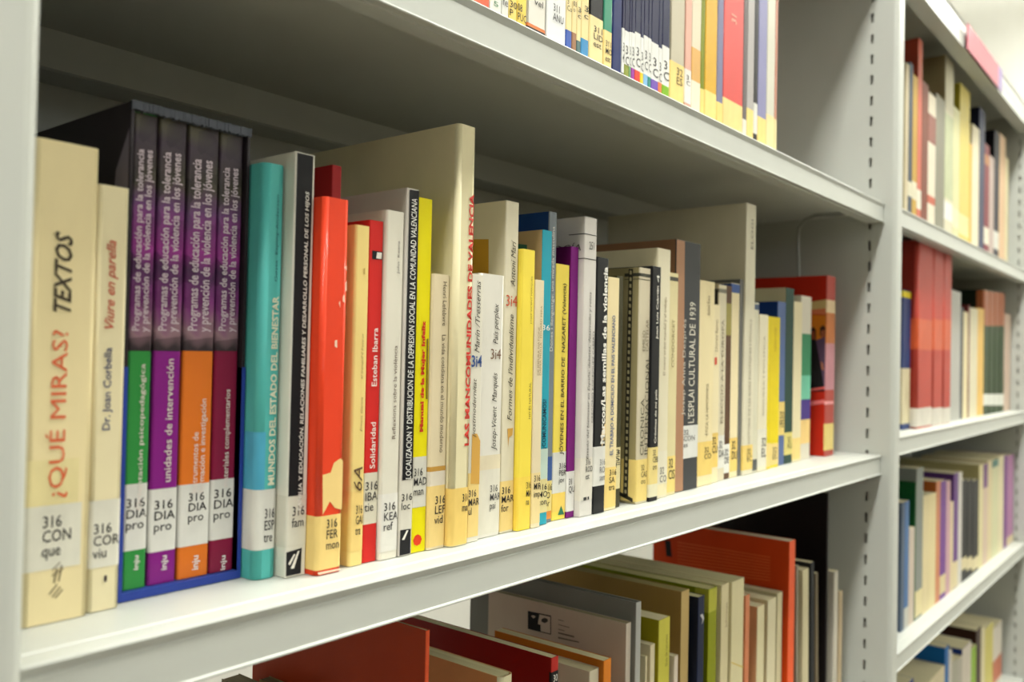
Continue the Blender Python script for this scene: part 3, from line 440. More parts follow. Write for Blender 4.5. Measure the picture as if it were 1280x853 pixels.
{"l":"tall brown hardback with a dark grey spine","g":"books on the middle shelf","x":[660.67,705.79],"y":30.67,"z":[-113.48,102.72],"d":160,"r":1,"hard":1,"cov":[150,112,84],"c":[58,60,62],"pg":[214,205,165],"lab":[{"z":[-85.83,-57.41],"c":[218,219,212],"t":["32\nCON\nes",0.4,0.85,-76.13,-60.88,[90,90,90]]}],"txt":[["L'ESPLAI CULTURAL DE 1939","U",0.55,0.8,-55.33,50.37,[225,220,200],0,0.0],["Josep Anna Desprès","U",0.3,0.45,-48.39,35.04,[190,185,170],0,0]],"pol":[["hinge_strip","S",[168,126,96],[[659.73,102.07],[675.05,103.17],[679.02,-114.45],[657.47,-113.47]]]]},
{"l":"cream book right of the brown hardback, stained at the foot","g":"books on the middle shelf","x":[706.29,738.78],"y":32.75,"z":[-113.48,71.72],"d":115,"r":1,"hard":0,"cov":[228,212,160],"c":[228,212,160],"pg":[214,205,165],"lab":[{"z":[-104.25,-73.93],"c":[230,200,112],"t":["32\nCO",0.5,0.9,-89.82,-78.99,[45,45,48]]}],"txt":[["Antoni Riera","U",0.5,0.7,40.48,58.64,[130,115,90],0,0],["ÈTICA, LA HEMOMORIA","U",0.5,0.72,-68.15,-21.14,[120,108,84],0,0]]},
{"l":"short cream book with a tiny red emblem","g":"books on the middle shelf","x":[739.28,754.89],"y":35.01,"z":[-113.48,51.4],"d":102,"r":0.7,"hard":0,"cov":[230,216,170],"c":[230,216,170],"pg":[214,205,165],"lab":[{"z":[-99.36,-67.51],"c":[232,200,110],"t":["32\nCU",0.2,0.9,-86.03,-71.22,[45,45,48]]}],"txt":[["Lliurex Banus","U",0.4,0.7,8.22,37.99,[140,125,95],0,0]],"pol":[["emblem","S",[200,80,60],[[744.41,2.24],[749.33,3.04],[749.57,-3.66],[744.65,-4.43]]]]},
{"l":"beige book with a dark patch on its side cover","g":"books on the middle shelf","x":[755.39,772.15],"y":36.82,"z":[-113.48,71.37],"d":115,"r":0.8,"hard":0,"cov":[214,204,172],"c":[214,204,172],"pg":[214,205,165],"lab":[{"z":[63.78,67.58],"c":[120,116,100]},{"z":[-101.72,-70.83],"c":[220,219,208],"t":["32\nDA",0.3,0.9,-91.18,-76.1,[45,45,48]]}],"txt":[["ELECCIO A LA EUROPA","U",0.4,0.7,-59.51,38.77,[120,108,84],0,0]],"pol":[["cover_block","L",[40,40,38],[[41.51,66.37],[37.84,66.25],[37.6,52.69],[41.27,52.77]]]]},
{"l":"narrow dark brown book with white foot label","g":"books on the middle shelf","x":[772.65,786.47],"y":38.25,"z":[-113.48,71.85],"d":115,"r":0.5,"hard":0,"cov":[88,60,40],"c":[88,60,40],"pg":[214,205,165],"lab":[{"z":[-107.82,-80.27],"c":[224,224,216],"t":["32\nDE",0.2,0.9,-98.64,-84.86,[45,45,48]]},{"z":[24.11,54.9],"c":[150,140,70]}]},
{"l":"cream-spined book with a blue head band","g":"books on the middle shelf","x":[786.97,806.1],"y":39.06,"z":[-113.48,75.51],"d":117,"r":1.2,"hard":0,"cov":[234,218,170],"c":[234,218,170],"pg":[214,205,165],"lab":[{"z":[66.11,74.91],"c":[50,80,140]},{"z":[-107.89,-75.22],"c":[234,202,112],"t":["32\nDU",0.3,0.9,-96.23,-78.33,[45,45,48]]}]},
{"l":"very thin grey book against the tall white one","g":"books on the middle shelf","x":[806.6,814.35],"y":39.22,"z":[-113.48,80.57],"d":120,"r":0.4,"hard":0,"cov":[110,110,106],"c":[110,110,106],"pg":[214,205,165]},
{"l":"tallest white book right of centre, with faint grey lettering","g":"books on the middle shelf","x":[814.85,838.14],"y":37.27,"z":[-113.48,157.47],"d":195,"r":1,"hard":0,"cov":[218,212,184],"c":[218,212,184],"pg":[214,205,165],"lab":[{"z":[-108.8,-84.06],"c":[232,202,114],"t":["32\nEC",0.4,0.85,-100.82,-88.05,[45,45,48]]}],"txt":[["ELOGI","U",0.45,0.7,112.36,142.16,[120,115,95],0,0],["HISTORIA DE LES IDEES POLITIQUES I SOCIALS","U",0.45,0.7,-82.46,41.63,[150,142,120],0,0]]},
{"l":"thin pale book with a small blue head mark","g":"books on the middle shelf","x":[838.64,851.7],"y":38.75,"z":[-113.48,59.65],"d":107,"r":0.4,"hard":0,"cov":[212,208,180],"c":[212,208,180],"pg":[214,205,165],"lab":[{"z":[52.29,58.02],"c":[70,90,120]},{"z":[-111.4,-100.04],"c":[70,74,78]}]},
{"l":"ivory book left of the bright yellow pair","g":"books on the middle shelf","x":[852.2,873.82],"y":37.96,"z":[-113.48,48.27],"d":100,"r":0.8,"hard":0,"cov":[226,218,186],"c":[226,218,186],"pg":[214,205,165],"lab":[{"z":[-108.79,-70.03],"c":[224,220,200],"t":["32\nEL",0.4,0.9,-98.9,-79.11,[45,45,48]]}],"txt":[["RIQUESA I POLÍTICA","U",0.4,0.65,-55.99,26.72,[150,140,115],0,0]]},
{"l":"narrower yellow book, left one of a pair","g":"books on the middle shelf","x":[874.32,890.01],"y":40.57,"z":[-113.48,47.57],"d":100,"r":0.5,"hard":0,"cov":[222,200,10],"c":[222,200,10],"pg":[214,205,165],"lab":[{"z":[-111.51,-86.33],"c":[232,206,130]}]},
{"l":"wider yellow book, right one of a pair","g":"books on the middle shelf","x":[890.51,917.34],"y":42.8,"z":[-113.48,47.79],"d":100,"r":0.6,"hard":0,"cov":[226,204,12],"c":[226,204,12],"pg":[214,205,165],"lab":[{"z":[-111.03,-87.91],"c":[232,206,130],"t":["32\nES",0.4,0.8,-105.04,-92.19,[45,45,48]]}],"txt":[["CULTURA Y PODER","U",0.4,0.6,10.79,36.6,[170,140,10],0,0]]},
{"l":"blue book with a grey-blue spine and yellowed label","g":"books on the middle shelf","x":[917.84,940.1],"y":45.69,"z":[-113.48,65.76],"d":130,"r":0.6,"hard":0,"cov":[14,50,120],"c":[84,104,150],"pg":[214,205,165],"lab":[{"z":[-81.0,-44.17],"c":[230,204,120],"t":["32\nFE",0.4,0.9,-72.23,-54.69,[45,45,48]]}]},
{"l":"dark green spined book with a pale cover","g":"books on the middle shelf","x":[940.6,963.77],"y":45.82,"z":[-113.48,82.45],"d":150,"r":0.6,"hard":0,"cov":[196,188,156],"c":[34,66,56],"pg":[214,205,165],"lab":[{"z":[-103.77,-78.77],"c":[214,200,116],"t":["32\nFO",0.4,0.9,-97.52,-84.13,[45,45,48]]}]},
{"l":"cream book with a black strip behind its top edge","g":"books on the middle shelf","x":[964.27,989.54],"y":45.93,"z":[-113.48,68.69],"d":113,"r":0.8,"hard":0,"cov":[224,212,168],"c":[224,212,168],"pg":[214,205,165],"lab":[{"z":[-111.08,-86.51],"c":[232,206,130]}]},
{"l":"white book turning green and violet down its spine","g":"books on the middle shelf","x":[990.04,1022.98],"y":47.64,"z":[-113.48,77.11],"d":118,"r":0.8,"hard":0,"cov":[214,206,186],"c":[214,206,186],"pg":[214,205,165],"lab":[{"z":[-15.59,33.06],"c":[50,130,90]},{"z":[-43.62,-15.59],"c":[110,190,160]},{"z":[-66.95,-43.62],"c":[70,50,130]},{"z":[-94.93,-66.95],"c":[234,200,130]}]},
{"l":"thick red book with a picture of two people in suits on its cover","g":"books on the middle shelf","x":[1057.42,1087.02],"y":41.48,"z":[-113.48,105.82],"d":150,"r":1.6,"hard":0,"cov":[184,38,18],"c":[176,80,72],"pg":[214,205,165],"sl":1,"coat":0.4,"lab":[{"z":[60.69,76.38],"c":[224,196,150]},{"z":[23.45,60.69],"c":[196,120,70]},{"z":[-33.29,23.45],"c":[196,130,140]},{"z":[-50.88,-46.97],"c":[236,150,150]},{"z":[-106.5,-74.31],"c":[226,204,126]}],"pol":[["cover_band","L",[206,180,120],[[62.98,74.02],[42.46,76.45],[42.31,65.77],[62.84,64.19]]],["cover_band","L",[214,120,80],[[62.84,64.19],[42.31,65.77],[42.2,58.0],[62.77,59.28]]],["cover_picture","L",[214,124,30],[[62.76,58.3],[42.19,57.03],[41.59,13.41],[62.11,13.16]]],["cover_picture","L",[60,30,24],[[61.51,40.62],[57.61,43.54],[54.61,39.61],[54.4,24.97],[61.29,24.93]]],["cover_picture","L",[150,70,40],[[59.98,36.69],[56.56,38.64],[55.44,28.87],[59.34,26.9]]],["cover_picture","L",[60,36,26],[[49.76,42.52],[45.91,45.42],[41.99,42.48],[41.83,30.85],[49.62,32.78]]],["cover_picture","L",[160,90,60],[[48.73,38.62],[43.89,39.58],[43.74,28.9],[47.61,27.92]]],["cover_picture","L",[30,27,30],[[63.33,28.85],[54.43,26.92],[49.35,13.31],[41.89,-34.99],[62.4,-35.83]]],["cover_picture","L",[96,74,100],[[54.43,26.92],[41.83,30.85],[40.93,-34.95],[46.03,-15.76]]],["cover_picture","L",[190,120,90],[[48.22,1.66],[45.26,-1.19],[44.17,-9.89],[47.11,-8.03]]],["cover_band","L",[232,120,120],[[62.22,-48.55],[40.8,-44.6],[40.73,-49.43],[62.15,-53.43]]],["cover_band","L",[226,100,96],[[62.45,-32.9],[41.01,-29.15],[40.97,-32.05],[62.4,-35.83]]]]},
{"l":"orange-red book, leftmost in view on the upper shelf","g":"books on the upper shelf","x":[388.36,404.82],"y":24.0,"z":[201.54,401.54],"d":124,"r":0.8,"hard":0,"cov":[224,90,60],"c":[224,90,60],"pg":[214,205,165],"coat":0.6},
{"l":"white book with a small green numeral label","g":"books on the upper shelf","x":[405.32,416.46],"y":24.0,"z":[201.54,401.54],"d":124,"r":0.8,"hard":0,"cov":[222,222,212],"c":[222,222,212],"pg":[214,205,165],"coat":0.6,"txt":[["5","H",0.3,0.7,218.82,221.85,[60,120,80],0,0]]},
{"l":"white book left of the yellowed 3008 label","g":"books on the upper shelf","x":[416.96,423.62],"y":24.0,"z":[201.54,401.54],"d":124,"r":0.8,"hard":0,"cov":[214,214,206],"c":[214,214,206],"pg":[214,205,165],"coat":0.6,"txt":[["ne","H",0.1,0.8,221.88,225.47,[60,60,62],0,0]]},
{"l":"yellow-taped book, left half of the 3008 label pair","g":"books on the upper shelf","x":[424.12,431.78],"y":24.0,"z":[201.54,401.54],"d":124,"r":0.8,"hard":0,"cov":[236,210,120],"c":[236,210,120],"pg":[214,205,165],"coat":0.8,"txt":[["30\nP","H",0.05,0.95,217.65,227.48,[30,30,32],0,0]]},
{"l":"yellow-taped book, right half of the 3008 label pair","g":"books on the upper shelf","x":[432.28,441.79],"y":24.0,"z":[201.54,401.54],"d":124,"r":0.8,"hard":0,"cov":[236,206,100],"c":[236,206,100],"pg":[214,205,165],"coat":0.8,"txt":[["08\nPUC","H",0.0,0.98,217.39,228.39,[30,30,32],0,0]]},
{"l":"clear-wrapped white book with orange and black foot strip","g":"books on the upper shelf","x":[442.29,463.48],"y":24.0,"z":[201.54,421.54],"d":136,"r":2,"hard":0,"cov":[220,216,204],"c":[220,216,204],"pg":[214,205,165],"coat":1,"lab":[{"z":[216.99,219.12],"c":[206,120,70]},{"z":[214.31,216.99],"c":[50,44,44]}],"txt":[["vel","H",0.35,0.8,233.04,237.32,[30,30,32],0,0]]},
{"l":"white hardback labelled 311 ANU on the upper shelf","g":"books on the upper shelf","x":[463.98,485.68],"y":24.0,"z":[201.54,431.54],"d":143,"r":1,"hard":1,"cov":[226,227,226],"c":[226,227,226],"pg":[214,205,165],"coat":1,"txt":[["311\nANU","H",0.3,0.85,229.19,240.76,[30,30,32],0,0]]},
{"l":"cream book with a bright blue foot, left of the brown-footed one","g":"books on the upper shelf","x":[486.18,492.86],"y":24.0,"z":[201.54,401.54],"d":124,"r":0.8,"hard":0,"cov":[230,210,150],"c":[230,210,150],"pg":[214,205,165],"coat":0.9,"lab":[{"z":[215.81,227.6],"c":[60,90,170]}],"txt":[["3\nCo","H",0.1,0.9,241.07,249.5,[30,30,32],0,0]]},
{"l":"cream book with a brown picture foot","g":"books on the upper shelf","x":[493.36,498.7],"y":24.0,"z":[201.54,401.54],"d":124,"r":0.8,"hard":0,"cov":[230,208,146],"c":[230,208,146],"pg":[214,205,165],"coat":0.9,"lab":[{"z":[215.43,227.88],"c":[150,110,80]}],"txt":[["03\no","H",0.1,0.9,242.6,249.97,[30,30,32],0,0]]},
{"l":"thin cream book with a dark teal foot","g":"books on the upper shelf","x":[499.2,504.14],"y":24.0,"z":[201.54,401.54],"d":124,"r":0.8,"hard":0,"cov":[232,212,150],"c":[232,212,150],"pg":[214,205,165],"coat":0.9,"lab":[{"z":[214.77,223.89],"c":[80,110,110]}],"txt":[["3\nc","H",0.1,0.9,239.85,247.84,[30,30,32],0,0]]},
{"l":"cream book with a sky blue foot, left of the thick black one","g":"books on the upper shelf","x":[504.64,513.7],"y":24.0,"z":[201.54,401.54],"d":124,"r":0.8,"hard":0,"cov":[232,210,146],"c":[232,210,146],"pg":[214,205,165],"coat":0.9,"lab":[{"z":[214.6,227.25],"c":[70,140,190]}],"txt":[["3\nc","H",0.3,0.9,242.21,251.43,[30,30,32],0,0]]},
{"l":"thick black book above a wide cream label","g":"books on the upper shelf","x":[514.2,533.0],"y":24.0,"z":[201.54,441.54],"d":149,"r":2,"hard":0,"cov":[26,26,28],"c":[26,26,28],"pg":[214,205,165],"coat":1,"lab":[{"z":[213.96,247.35],"c":[234,212,146],"t":["311\nLID\nest",0.3,0.95,225.67,240.9,[45,45,48]]}]},
{"l":"green book wrapped in clear film, cream label below","g":"books on the upper shelf","x":[533.5,544.41],"y":24.0,"z":[201.54,421.54],"d":136,"r":1,"hard":0,"cov":[60,140,112],"c":[60,140,112],"pg":[214,205,165],"coat":1,"lab":[{"z":[214.6,242.04],"c":[234,210,140],"t":["311\nMO\nest",0.2,1.0,219.37,234.88,[45,45,48]]}]},
{"l":"wide navy book without a label, first of the navy run","g":"books on the upper shelf","x":[544.91,558.36],"y":24.0,"z":[201.54,461.54],"d":161,"r":1.5,"hard":0,"cov":[22,38,92],"c":[22,38,92],"pg":[214,205,165],"coat":0.8},
{"l":"narrow navy book, second of the navy run","g":"books on the upper shelf","x":[558.86,561.81],"y":24.0,"z":[201.54,441.54],"d":149,"r":0.5,"hard":0,"cov":[14,22,62],"c":[14,22,62],"pg":[214,205,165],"coat":1,"lab":[{"z":[216.72,250.98],"c":[228,228,222],"t":["3\n4",0.2,1.0,225.28,239.96,[45,45,48]]}]},
{"l":"navy book with an olive-green foot","g":"books on the upper shelf","x":[562.31,568.73],"y":24.0,"z":[201.54,441.54],"d":149,"r":0.5,"hard":0,"cov":[14,22,62],"c":[14,22,62],"pg":[214,205,165],"coat":1,"lab":[{"z":[224.25,250.11],"c":[228,228,222],"t":["3\nC",0.2,1.0,224.25,239.02,[45,45,48]]},{"z":[211.95,224.25],"c":[130,140,50]}]},
{"l":"narrow navy book with a pale green foot","g":"books on the upper shelf","x":[569.23,571.78],"y":24.0,"z":[201.54,441.54],"d":149,"r":0.5,"hard":0,"cov":[14,22,62],"c":[14,22,62],"pg":[214,205,165],"coat":1,"lab":[{"z":[224.37,251.0],"c":[228,228,222],"t":["3\nC",0.2,1.0,224.99,239.85,[45,45,48]]},{"z":[212.0,224.37],"c":[110,150,110]}]},
{"l":"navy book with a magenta foot","g":"books on the upper shelf","x":[572.28,576.95],"y":24.0,"z":[201.54,441.54],"d":149,"r":0.5,"hard":0,"cov":[14,22,62],"c":[14,22,62],"pg":[214,205,165],"coat":1,"lab":[{"z":[224.25,251.63],"c":[228,228,222],"t":["3\nC",0.2,1.0,225.49,240.42,[45,45,48]]},{"z":[211.82,224.25],"c":[150,50,150]}]},
{"l":"navy book with a red foot","g":"books on the upper shelf","x":[577.45,585.32],"y":24.0,"z":[201.54,441.54],"d":149,"r":0.5,"hard":0,"cov":[14,22,62],"c":[14,22,62],"pg":[214,205,165],"coat":1,"lab":[{"z":[224.2,253.67],"c":[228,228,222],"t":["3\nC",0.2,1.0,227.33,242.38,[45,45,48]]},{"z":[211.67,224.2],"c":[206,60,40]}]},
{"l":"navy book with a yellow foot","g":"books on the upper shelf","x":[585.82,590.2],"y":24.0,"z":[201.54,441.54],"d":149,"r":0.5,"hard":0,"cov":[14,22,62],"c":[14,22,62],"pg":[214,205,165],"coat":1,"lab":[{"z":[224.08,251.88],"c":[228,228,222],"t":["3\nC",0.2,1.0,225.35,240.5,[45,45,48]]},{"z":[211.46,224.08],"c":[226,200,40]}]},
{"l":"navy book with a light blue foot","g":"books on the upper shelf","x":[590.7,596.95],"y":24.0,"z":[201.54,441.54],"d":149,"r":0.5,"hard":0,"cov":[14,22,62],"c":[14,22,62],"pg":[214,205,165],"coat":1,"lab":[{"z":[224.36,254.88],"c":[228,228,222],"t":["3\nC",0.2,1.0,228.17,243.43,[45,45,48]]},{"z":[211.66,224.36],"c":[130,180,220]}]},
{"l":"narrow navy book with a teal foot","g":"books on the upper shelf","x":[597.45,601.96],"y":24.0,"z":[201.54,441.54],"d":149,"r":0.5,"hard":0,"cov":[14,22,62],"c":[14,22,62],"pg":[214,205,165],"coat":1,"lab":[{"z":[224.0,254.72],"c":[228,228,222],"t":["3\nC",0.2,1.0,227.84,243.19,[45,45,48]]},{"z":[211.21,224.0],"c":[40,130,120]}]},
{"l":"wider navy book with a violet foot","g":"books on the upper shelf","x":[602.46,613.38],"y":24.0,"z":[201.54,441.54],"d":149,"r":0.5,"hard":0,"cov":[14,22,62],"c":[14,22,62],"pg":[214,205,165],"coat":1,"lab":[{"z":[223.57,253.28],"c":[228,228,222],"t":["3\nC",0.2,1.0,226.15,241.65,[45,45,48]]},{"z":[210.67,223.57],"c":[110,80,170]}]},
{"l":"narrow navy book with an orange-pink foot","g":"books on the upper shelf","x":[613.88,619.22],"y":24.0,"z":[201.54,441.54],"d":149,"r":0.5,"hard":0,"cov":[14,22,62],"c":[14,22,62],"pg":[214,205,165],"coat":1,"lab":[{"z":[223.86,251.89],"c":[228,228,222],"t":["3\nC",0.2,1.0,224.51,240.15,[45,45,48]]},{"z":[210.83,223.86],"c":[226,120,70]}]},
{"l":"navy book with a lime green foot, last of the navy run","g":"books on the upper shelf","x":[619.72,631.09],"y":24.0,"z":[201.54,441.54],"d":149,"r":0.5,"hard":0,"cov":[14,22,62],"c":[14,22,62],"pg":[214,205,165],"coat":1,"lab":[{"z":[223.51,255.77],"c":[228,228,222],"t":["3\nC",0.2,1.0,228.11,243.91,[45,45,48]]},{"z":[210.35,223.51],"c":[120,170,30]}]},
{"l":"clear-wrapped grey-beige book right of the navy run","g":"books on the upper shelf","x":[631.59,657.94],"y":24.0,"z":[201.54,451.54],"d":155,"r":2.5,"hard":0,"cov":[188,180,156],"c":[188,180,156],"pg":[214,205,165],"coat":1,"lab":[{"z":[209.63,247.25],"c":[236,208,130],"t":["32\nES",0.45,0.85,229.78,243.89,[90,80,50]]}]},
{"l":"thin pink book with a white label","g":"books on the upper shelf","x":[658.44,669.4],"y":24.0,"z":[201.54,451.54],"d":155,"r":0.8,"hard":0,"cov":[214,160,140],"c":[214,160,140],"pg":[214,205,165],"coat":0.9,"lab":[{"z":[218.24,247.03],"c":[228,226,218],"t":["3\nC",0.2,0.8,233.31,242.23,[45,45,48]]}]},
{"l":"beige and white book with a tan stain on its spine","g":"books on the upper shelf","x":[669.9,686.37],"y":24.0,"z":[201.54,451.54],"d":155,"r":0.8,"hard":0,"cov":[212,200,170],"c":[212,200,170],"pg":[214,205,165],"coat":0.6,"lab":[{"z":[240.41,268.96],"c":[208,160,80]},{"z":[214.68,240.41],"c":[226,218,190]}]},
{"l":"narrow olive-green book left of the mustard one","g":"books on the upper shelf","x":[686.87,693.95],"y":24.0,"z":[201.54,471.54],"d":167,"r":0.8,"hard":0,"cov":[120,130,20],"c":[120,130,20],"pg":[214,205,165],"coat":0.8,"lab":[{"z":[213.3,237.24],"c":[228,206,120]}]},
{"l":"mustard gold book on the upper shelf","g":"books on the upper shelf","x":[694.45,718.09],"y":24.0,"z":[201.54,481.54],"d":174,"r":1.5,"hard":0,"cov":[206,160,14],"c":[206,160,14],"pg":[214,205,165],"coat":0.7,"lab":[{"z":[209.75,238.37],"c":[236,208,124]}]},
{"l":"thin violet-grey book left of the thick red one","g":"books on the upper shelf","x":[718.59,730.27],"y":24.0,"z":[201.54,481.54],"d":174,"r":0.8,"hard":0,"cov":[120,120,150],"c":[120,120,150],"pg":[214,205,165],"coat":0.8,"lab":[{"z":[210.84,233.41],"c":[234,206,124]}]},
{"l":"thick red book on the upper shelf, cream label torn along its top","g":"books on the upper shelf","x":[730.77,772.88],"y":24.0,"z":[201.54,501.54],"d":186,"r":1.2,"hard":0,"cov":[170,26,20],"c":[206,72,66],"pg":[214,205,165],"coat":0.6,"lab":[{"z":[207.82,240.72],"c":[236,206,134]}],"txt":[["31","U",0.35,0.6,314.17,321.68,[230,180,150],0,0]]},
{"l":"thin grey speckled book right of the thick red one","g":"books on the upper shelf","x":[773.38,781.88],"y":24.0,"z":[201.54,501.54],"d":186,"r":0.8,"hard":0,"cov":[104,98,98],"c":[104,98,98],"pg":[214,205,165],"coat":1,"lab":[{"z":[213.2,230.05],"c":[220,216,200]}]},
{"l":"silver-grey film-wrapped book on the upper shelf","g":"books on the upper shelf","x":[782.38,797.47],"y":24.0,"z":[201.54,501.54],"d":186,"r":0.8,"hard":0,"cov":[170,166,164],"c":[170,166,164],"pg":[214,205,165],"coat":1,"lab":[{"z":[211.12,242.89],"c":[230,208,130]}]},
{"l":"thin black book between silver-grey and periwinkle ones","g":"books on the upper shelf","x":[797.97,806.86],"y":24.0,"z":[201.54,501.54],"d":186,"r":0.8,"hard":0,"cov":[44,44,46],"c":[44,44,46],"pg":[214,205,165],"coat":0.9,"lab":[{"z":[221.51,251.3],"c":[216,216,208]}]},
{"l":"periwinkle blue film-wrapped book","g":"books on the upper shelf","x":[807.36,828.05],"y":24.0,"z":[201.54,501.54],"d":186,"r":1.5,"hard":0,"cov":[130,130,172],"c":[130,130,172],"pg":[214,205,165],"coat":1,"lab":[{"z":[210.44,240.64],"c":[236,208,130]}]},
{"l":"off-white book near the end of the upper row","g":"books on the upper shelf","x":[828.55,848.06],"y":24.0,"z":[201.54,501.54],"d":186,"r":1,"hard":0,"cov":[206,204,186],"c":[206,204,186],"pg":[214,205,165],"coat":0.8,"lab":[{"z":[211.29,247.72],"c":[236,214,150]}]},
{"l":"thin pinkish book ending the upper row","g":"books on the upper shelf","x":[848.56,854.25],"y":24.0,"z":[201.54,481.54],"d":174,"r":0.8,"hard":0,"cov":[186,130,110],"c":[186,130,110],"pg":[214,205,165],"coat":0.5,"lab":[{"z":[215.49,246.61],"c":[232,212,150]}]},
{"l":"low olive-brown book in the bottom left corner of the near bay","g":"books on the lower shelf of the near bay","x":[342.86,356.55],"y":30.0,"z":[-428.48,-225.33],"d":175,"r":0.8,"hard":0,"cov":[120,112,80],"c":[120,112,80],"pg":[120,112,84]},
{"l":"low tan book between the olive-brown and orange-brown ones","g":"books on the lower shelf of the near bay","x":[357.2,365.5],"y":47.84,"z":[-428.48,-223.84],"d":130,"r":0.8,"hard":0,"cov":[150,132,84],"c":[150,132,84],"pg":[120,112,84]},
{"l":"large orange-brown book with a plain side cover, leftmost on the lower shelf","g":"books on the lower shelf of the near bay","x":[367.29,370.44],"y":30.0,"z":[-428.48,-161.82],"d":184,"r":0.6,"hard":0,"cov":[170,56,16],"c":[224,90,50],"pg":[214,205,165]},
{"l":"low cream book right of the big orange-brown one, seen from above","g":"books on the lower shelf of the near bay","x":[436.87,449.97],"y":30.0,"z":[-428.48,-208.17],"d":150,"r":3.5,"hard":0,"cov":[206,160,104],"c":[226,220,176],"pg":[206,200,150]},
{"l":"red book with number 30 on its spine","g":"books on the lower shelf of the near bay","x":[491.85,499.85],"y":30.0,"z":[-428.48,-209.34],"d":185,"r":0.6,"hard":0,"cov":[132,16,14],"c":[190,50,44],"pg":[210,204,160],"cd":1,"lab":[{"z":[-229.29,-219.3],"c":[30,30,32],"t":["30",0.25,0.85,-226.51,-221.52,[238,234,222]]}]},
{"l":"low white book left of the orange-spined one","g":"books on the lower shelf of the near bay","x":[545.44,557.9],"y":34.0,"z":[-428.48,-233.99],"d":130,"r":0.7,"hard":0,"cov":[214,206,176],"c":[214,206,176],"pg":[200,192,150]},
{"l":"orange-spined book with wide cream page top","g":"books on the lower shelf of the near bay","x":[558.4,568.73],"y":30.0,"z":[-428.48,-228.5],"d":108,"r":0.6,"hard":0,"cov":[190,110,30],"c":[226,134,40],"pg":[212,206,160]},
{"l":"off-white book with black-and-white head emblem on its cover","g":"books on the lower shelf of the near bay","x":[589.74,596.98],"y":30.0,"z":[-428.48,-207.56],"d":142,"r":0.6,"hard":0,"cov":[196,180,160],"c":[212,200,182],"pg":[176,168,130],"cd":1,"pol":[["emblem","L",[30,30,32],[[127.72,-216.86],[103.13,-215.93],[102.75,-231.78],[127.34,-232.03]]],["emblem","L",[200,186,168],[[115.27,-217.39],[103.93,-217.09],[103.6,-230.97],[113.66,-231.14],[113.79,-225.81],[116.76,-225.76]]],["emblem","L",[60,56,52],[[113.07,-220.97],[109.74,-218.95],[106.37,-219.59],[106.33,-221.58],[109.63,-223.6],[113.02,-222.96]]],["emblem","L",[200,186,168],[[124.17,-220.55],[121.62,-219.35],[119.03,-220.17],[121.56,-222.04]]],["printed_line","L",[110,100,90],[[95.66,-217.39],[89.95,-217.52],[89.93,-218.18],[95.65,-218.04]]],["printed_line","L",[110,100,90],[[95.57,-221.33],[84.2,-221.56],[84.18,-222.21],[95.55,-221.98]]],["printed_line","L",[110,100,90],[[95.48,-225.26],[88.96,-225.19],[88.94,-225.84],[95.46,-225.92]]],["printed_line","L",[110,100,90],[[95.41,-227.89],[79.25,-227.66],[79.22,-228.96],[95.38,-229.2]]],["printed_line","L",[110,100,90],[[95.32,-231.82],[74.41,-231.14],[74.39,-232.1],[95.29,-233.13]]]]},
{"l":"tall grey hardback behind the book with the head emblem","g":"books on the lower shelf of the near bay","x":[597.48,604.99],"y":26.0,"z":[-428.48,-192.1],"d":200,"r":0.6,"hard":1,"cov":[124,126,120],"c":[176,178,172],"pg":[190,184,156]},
{"l":"small cream book right of the grey hardback, left of two","g":"books on the lower shelf of the near bay","x":[620.1,622.74],"y":30.0,"z":[-428.48,-240.72],"d":130,"r":0.6,"hard":0,"cov":[222,210,168],"c":[222,210,168],"pg":[214,205,165]},
{"l":"small cream book right of the grey hardback, right of two","g":"books on the lower shelf of the near bay","x":[627.48,634.74],"y":30.0,"z":[-428.48,-233.52],"d":130,"r":0.6,"hard":0,"cov":[220,208,168],"c":[220,208,168],"pg":[214,205,165]},
{"l":"yellow-green book on the lower shelf with cream page top","g":"books on the lower shelf of the near bay","x":[641.2,659.65],"y":30.0,"z":[-428.48,-216.48],"d":150,"r":0.8,"hard":0,"cov":[160,150,26],"c":[206,200,80],"pg":[214,205,165],"cd":1,"txt":[["Guia de recursos","U",0.55,0.75,-257.09,-230.54,[110,100,30],0,0]]},
{"l":"low pale pink book in front of the tan one","g":"books on the lower shelf of the near bay","x":[664.53,671.03],"y":28.0,"z":[-428.48,-251.51],"d":60,"r":0.6,"hard":0,"cov":[214,200,180],"c":[214,200,180],"pg":[214,205,165]},
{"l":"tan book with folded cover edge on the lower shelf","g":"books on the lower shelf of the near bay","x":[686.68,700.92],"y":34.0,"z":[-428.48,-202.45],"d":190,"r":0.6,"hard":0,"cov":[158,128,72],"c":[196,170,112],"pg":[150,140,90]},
{"l":"navy book with a small white bird mark on its spine","g":"books on the lower shelf of the near bay","x":[706.61,718.43],"y":28.0,"z":[-428.48,-210.17],"d":140,"r":0.6,"hard":0,"cov":[28,34,50],"c":[28,38,66],"pg":[196,190,140],"pol":[["emblem","S",[200,200,200],[[709.97,-226.42],[714.56,-226.0],[717.82,-230.97],[713.36,-235.65],[714.73,-231.0]]]]},
{"l":"lime green book, right of the navy one","g":"books on the lower shelf of the near bay","x":[738.79,755.49],"y":34.0,"z":[-428.48,-210.48],"d":185,"r":0.6,"hard":0,"cov":[130,140,10],"c":[142,150,16],"pg":[196,190,130],"lab":[{"z":[-232.01,-211.08],"c":[184,184,60]}]},
{"l":"cream book right of the lime green one","g":"books on the lower shelf of the near bay","x":[765.17,781.02],"y":34.0,"z":[-428.48,-211.86],"d":190,"r":0.7,"hard":0,"cov":[218,206,158],"c":[218,206,158],"pg":[196,188,138],"txt":[["Informes","U",0.5,0.8,-252.61,-230.01,[150,130,90],0,0]]},
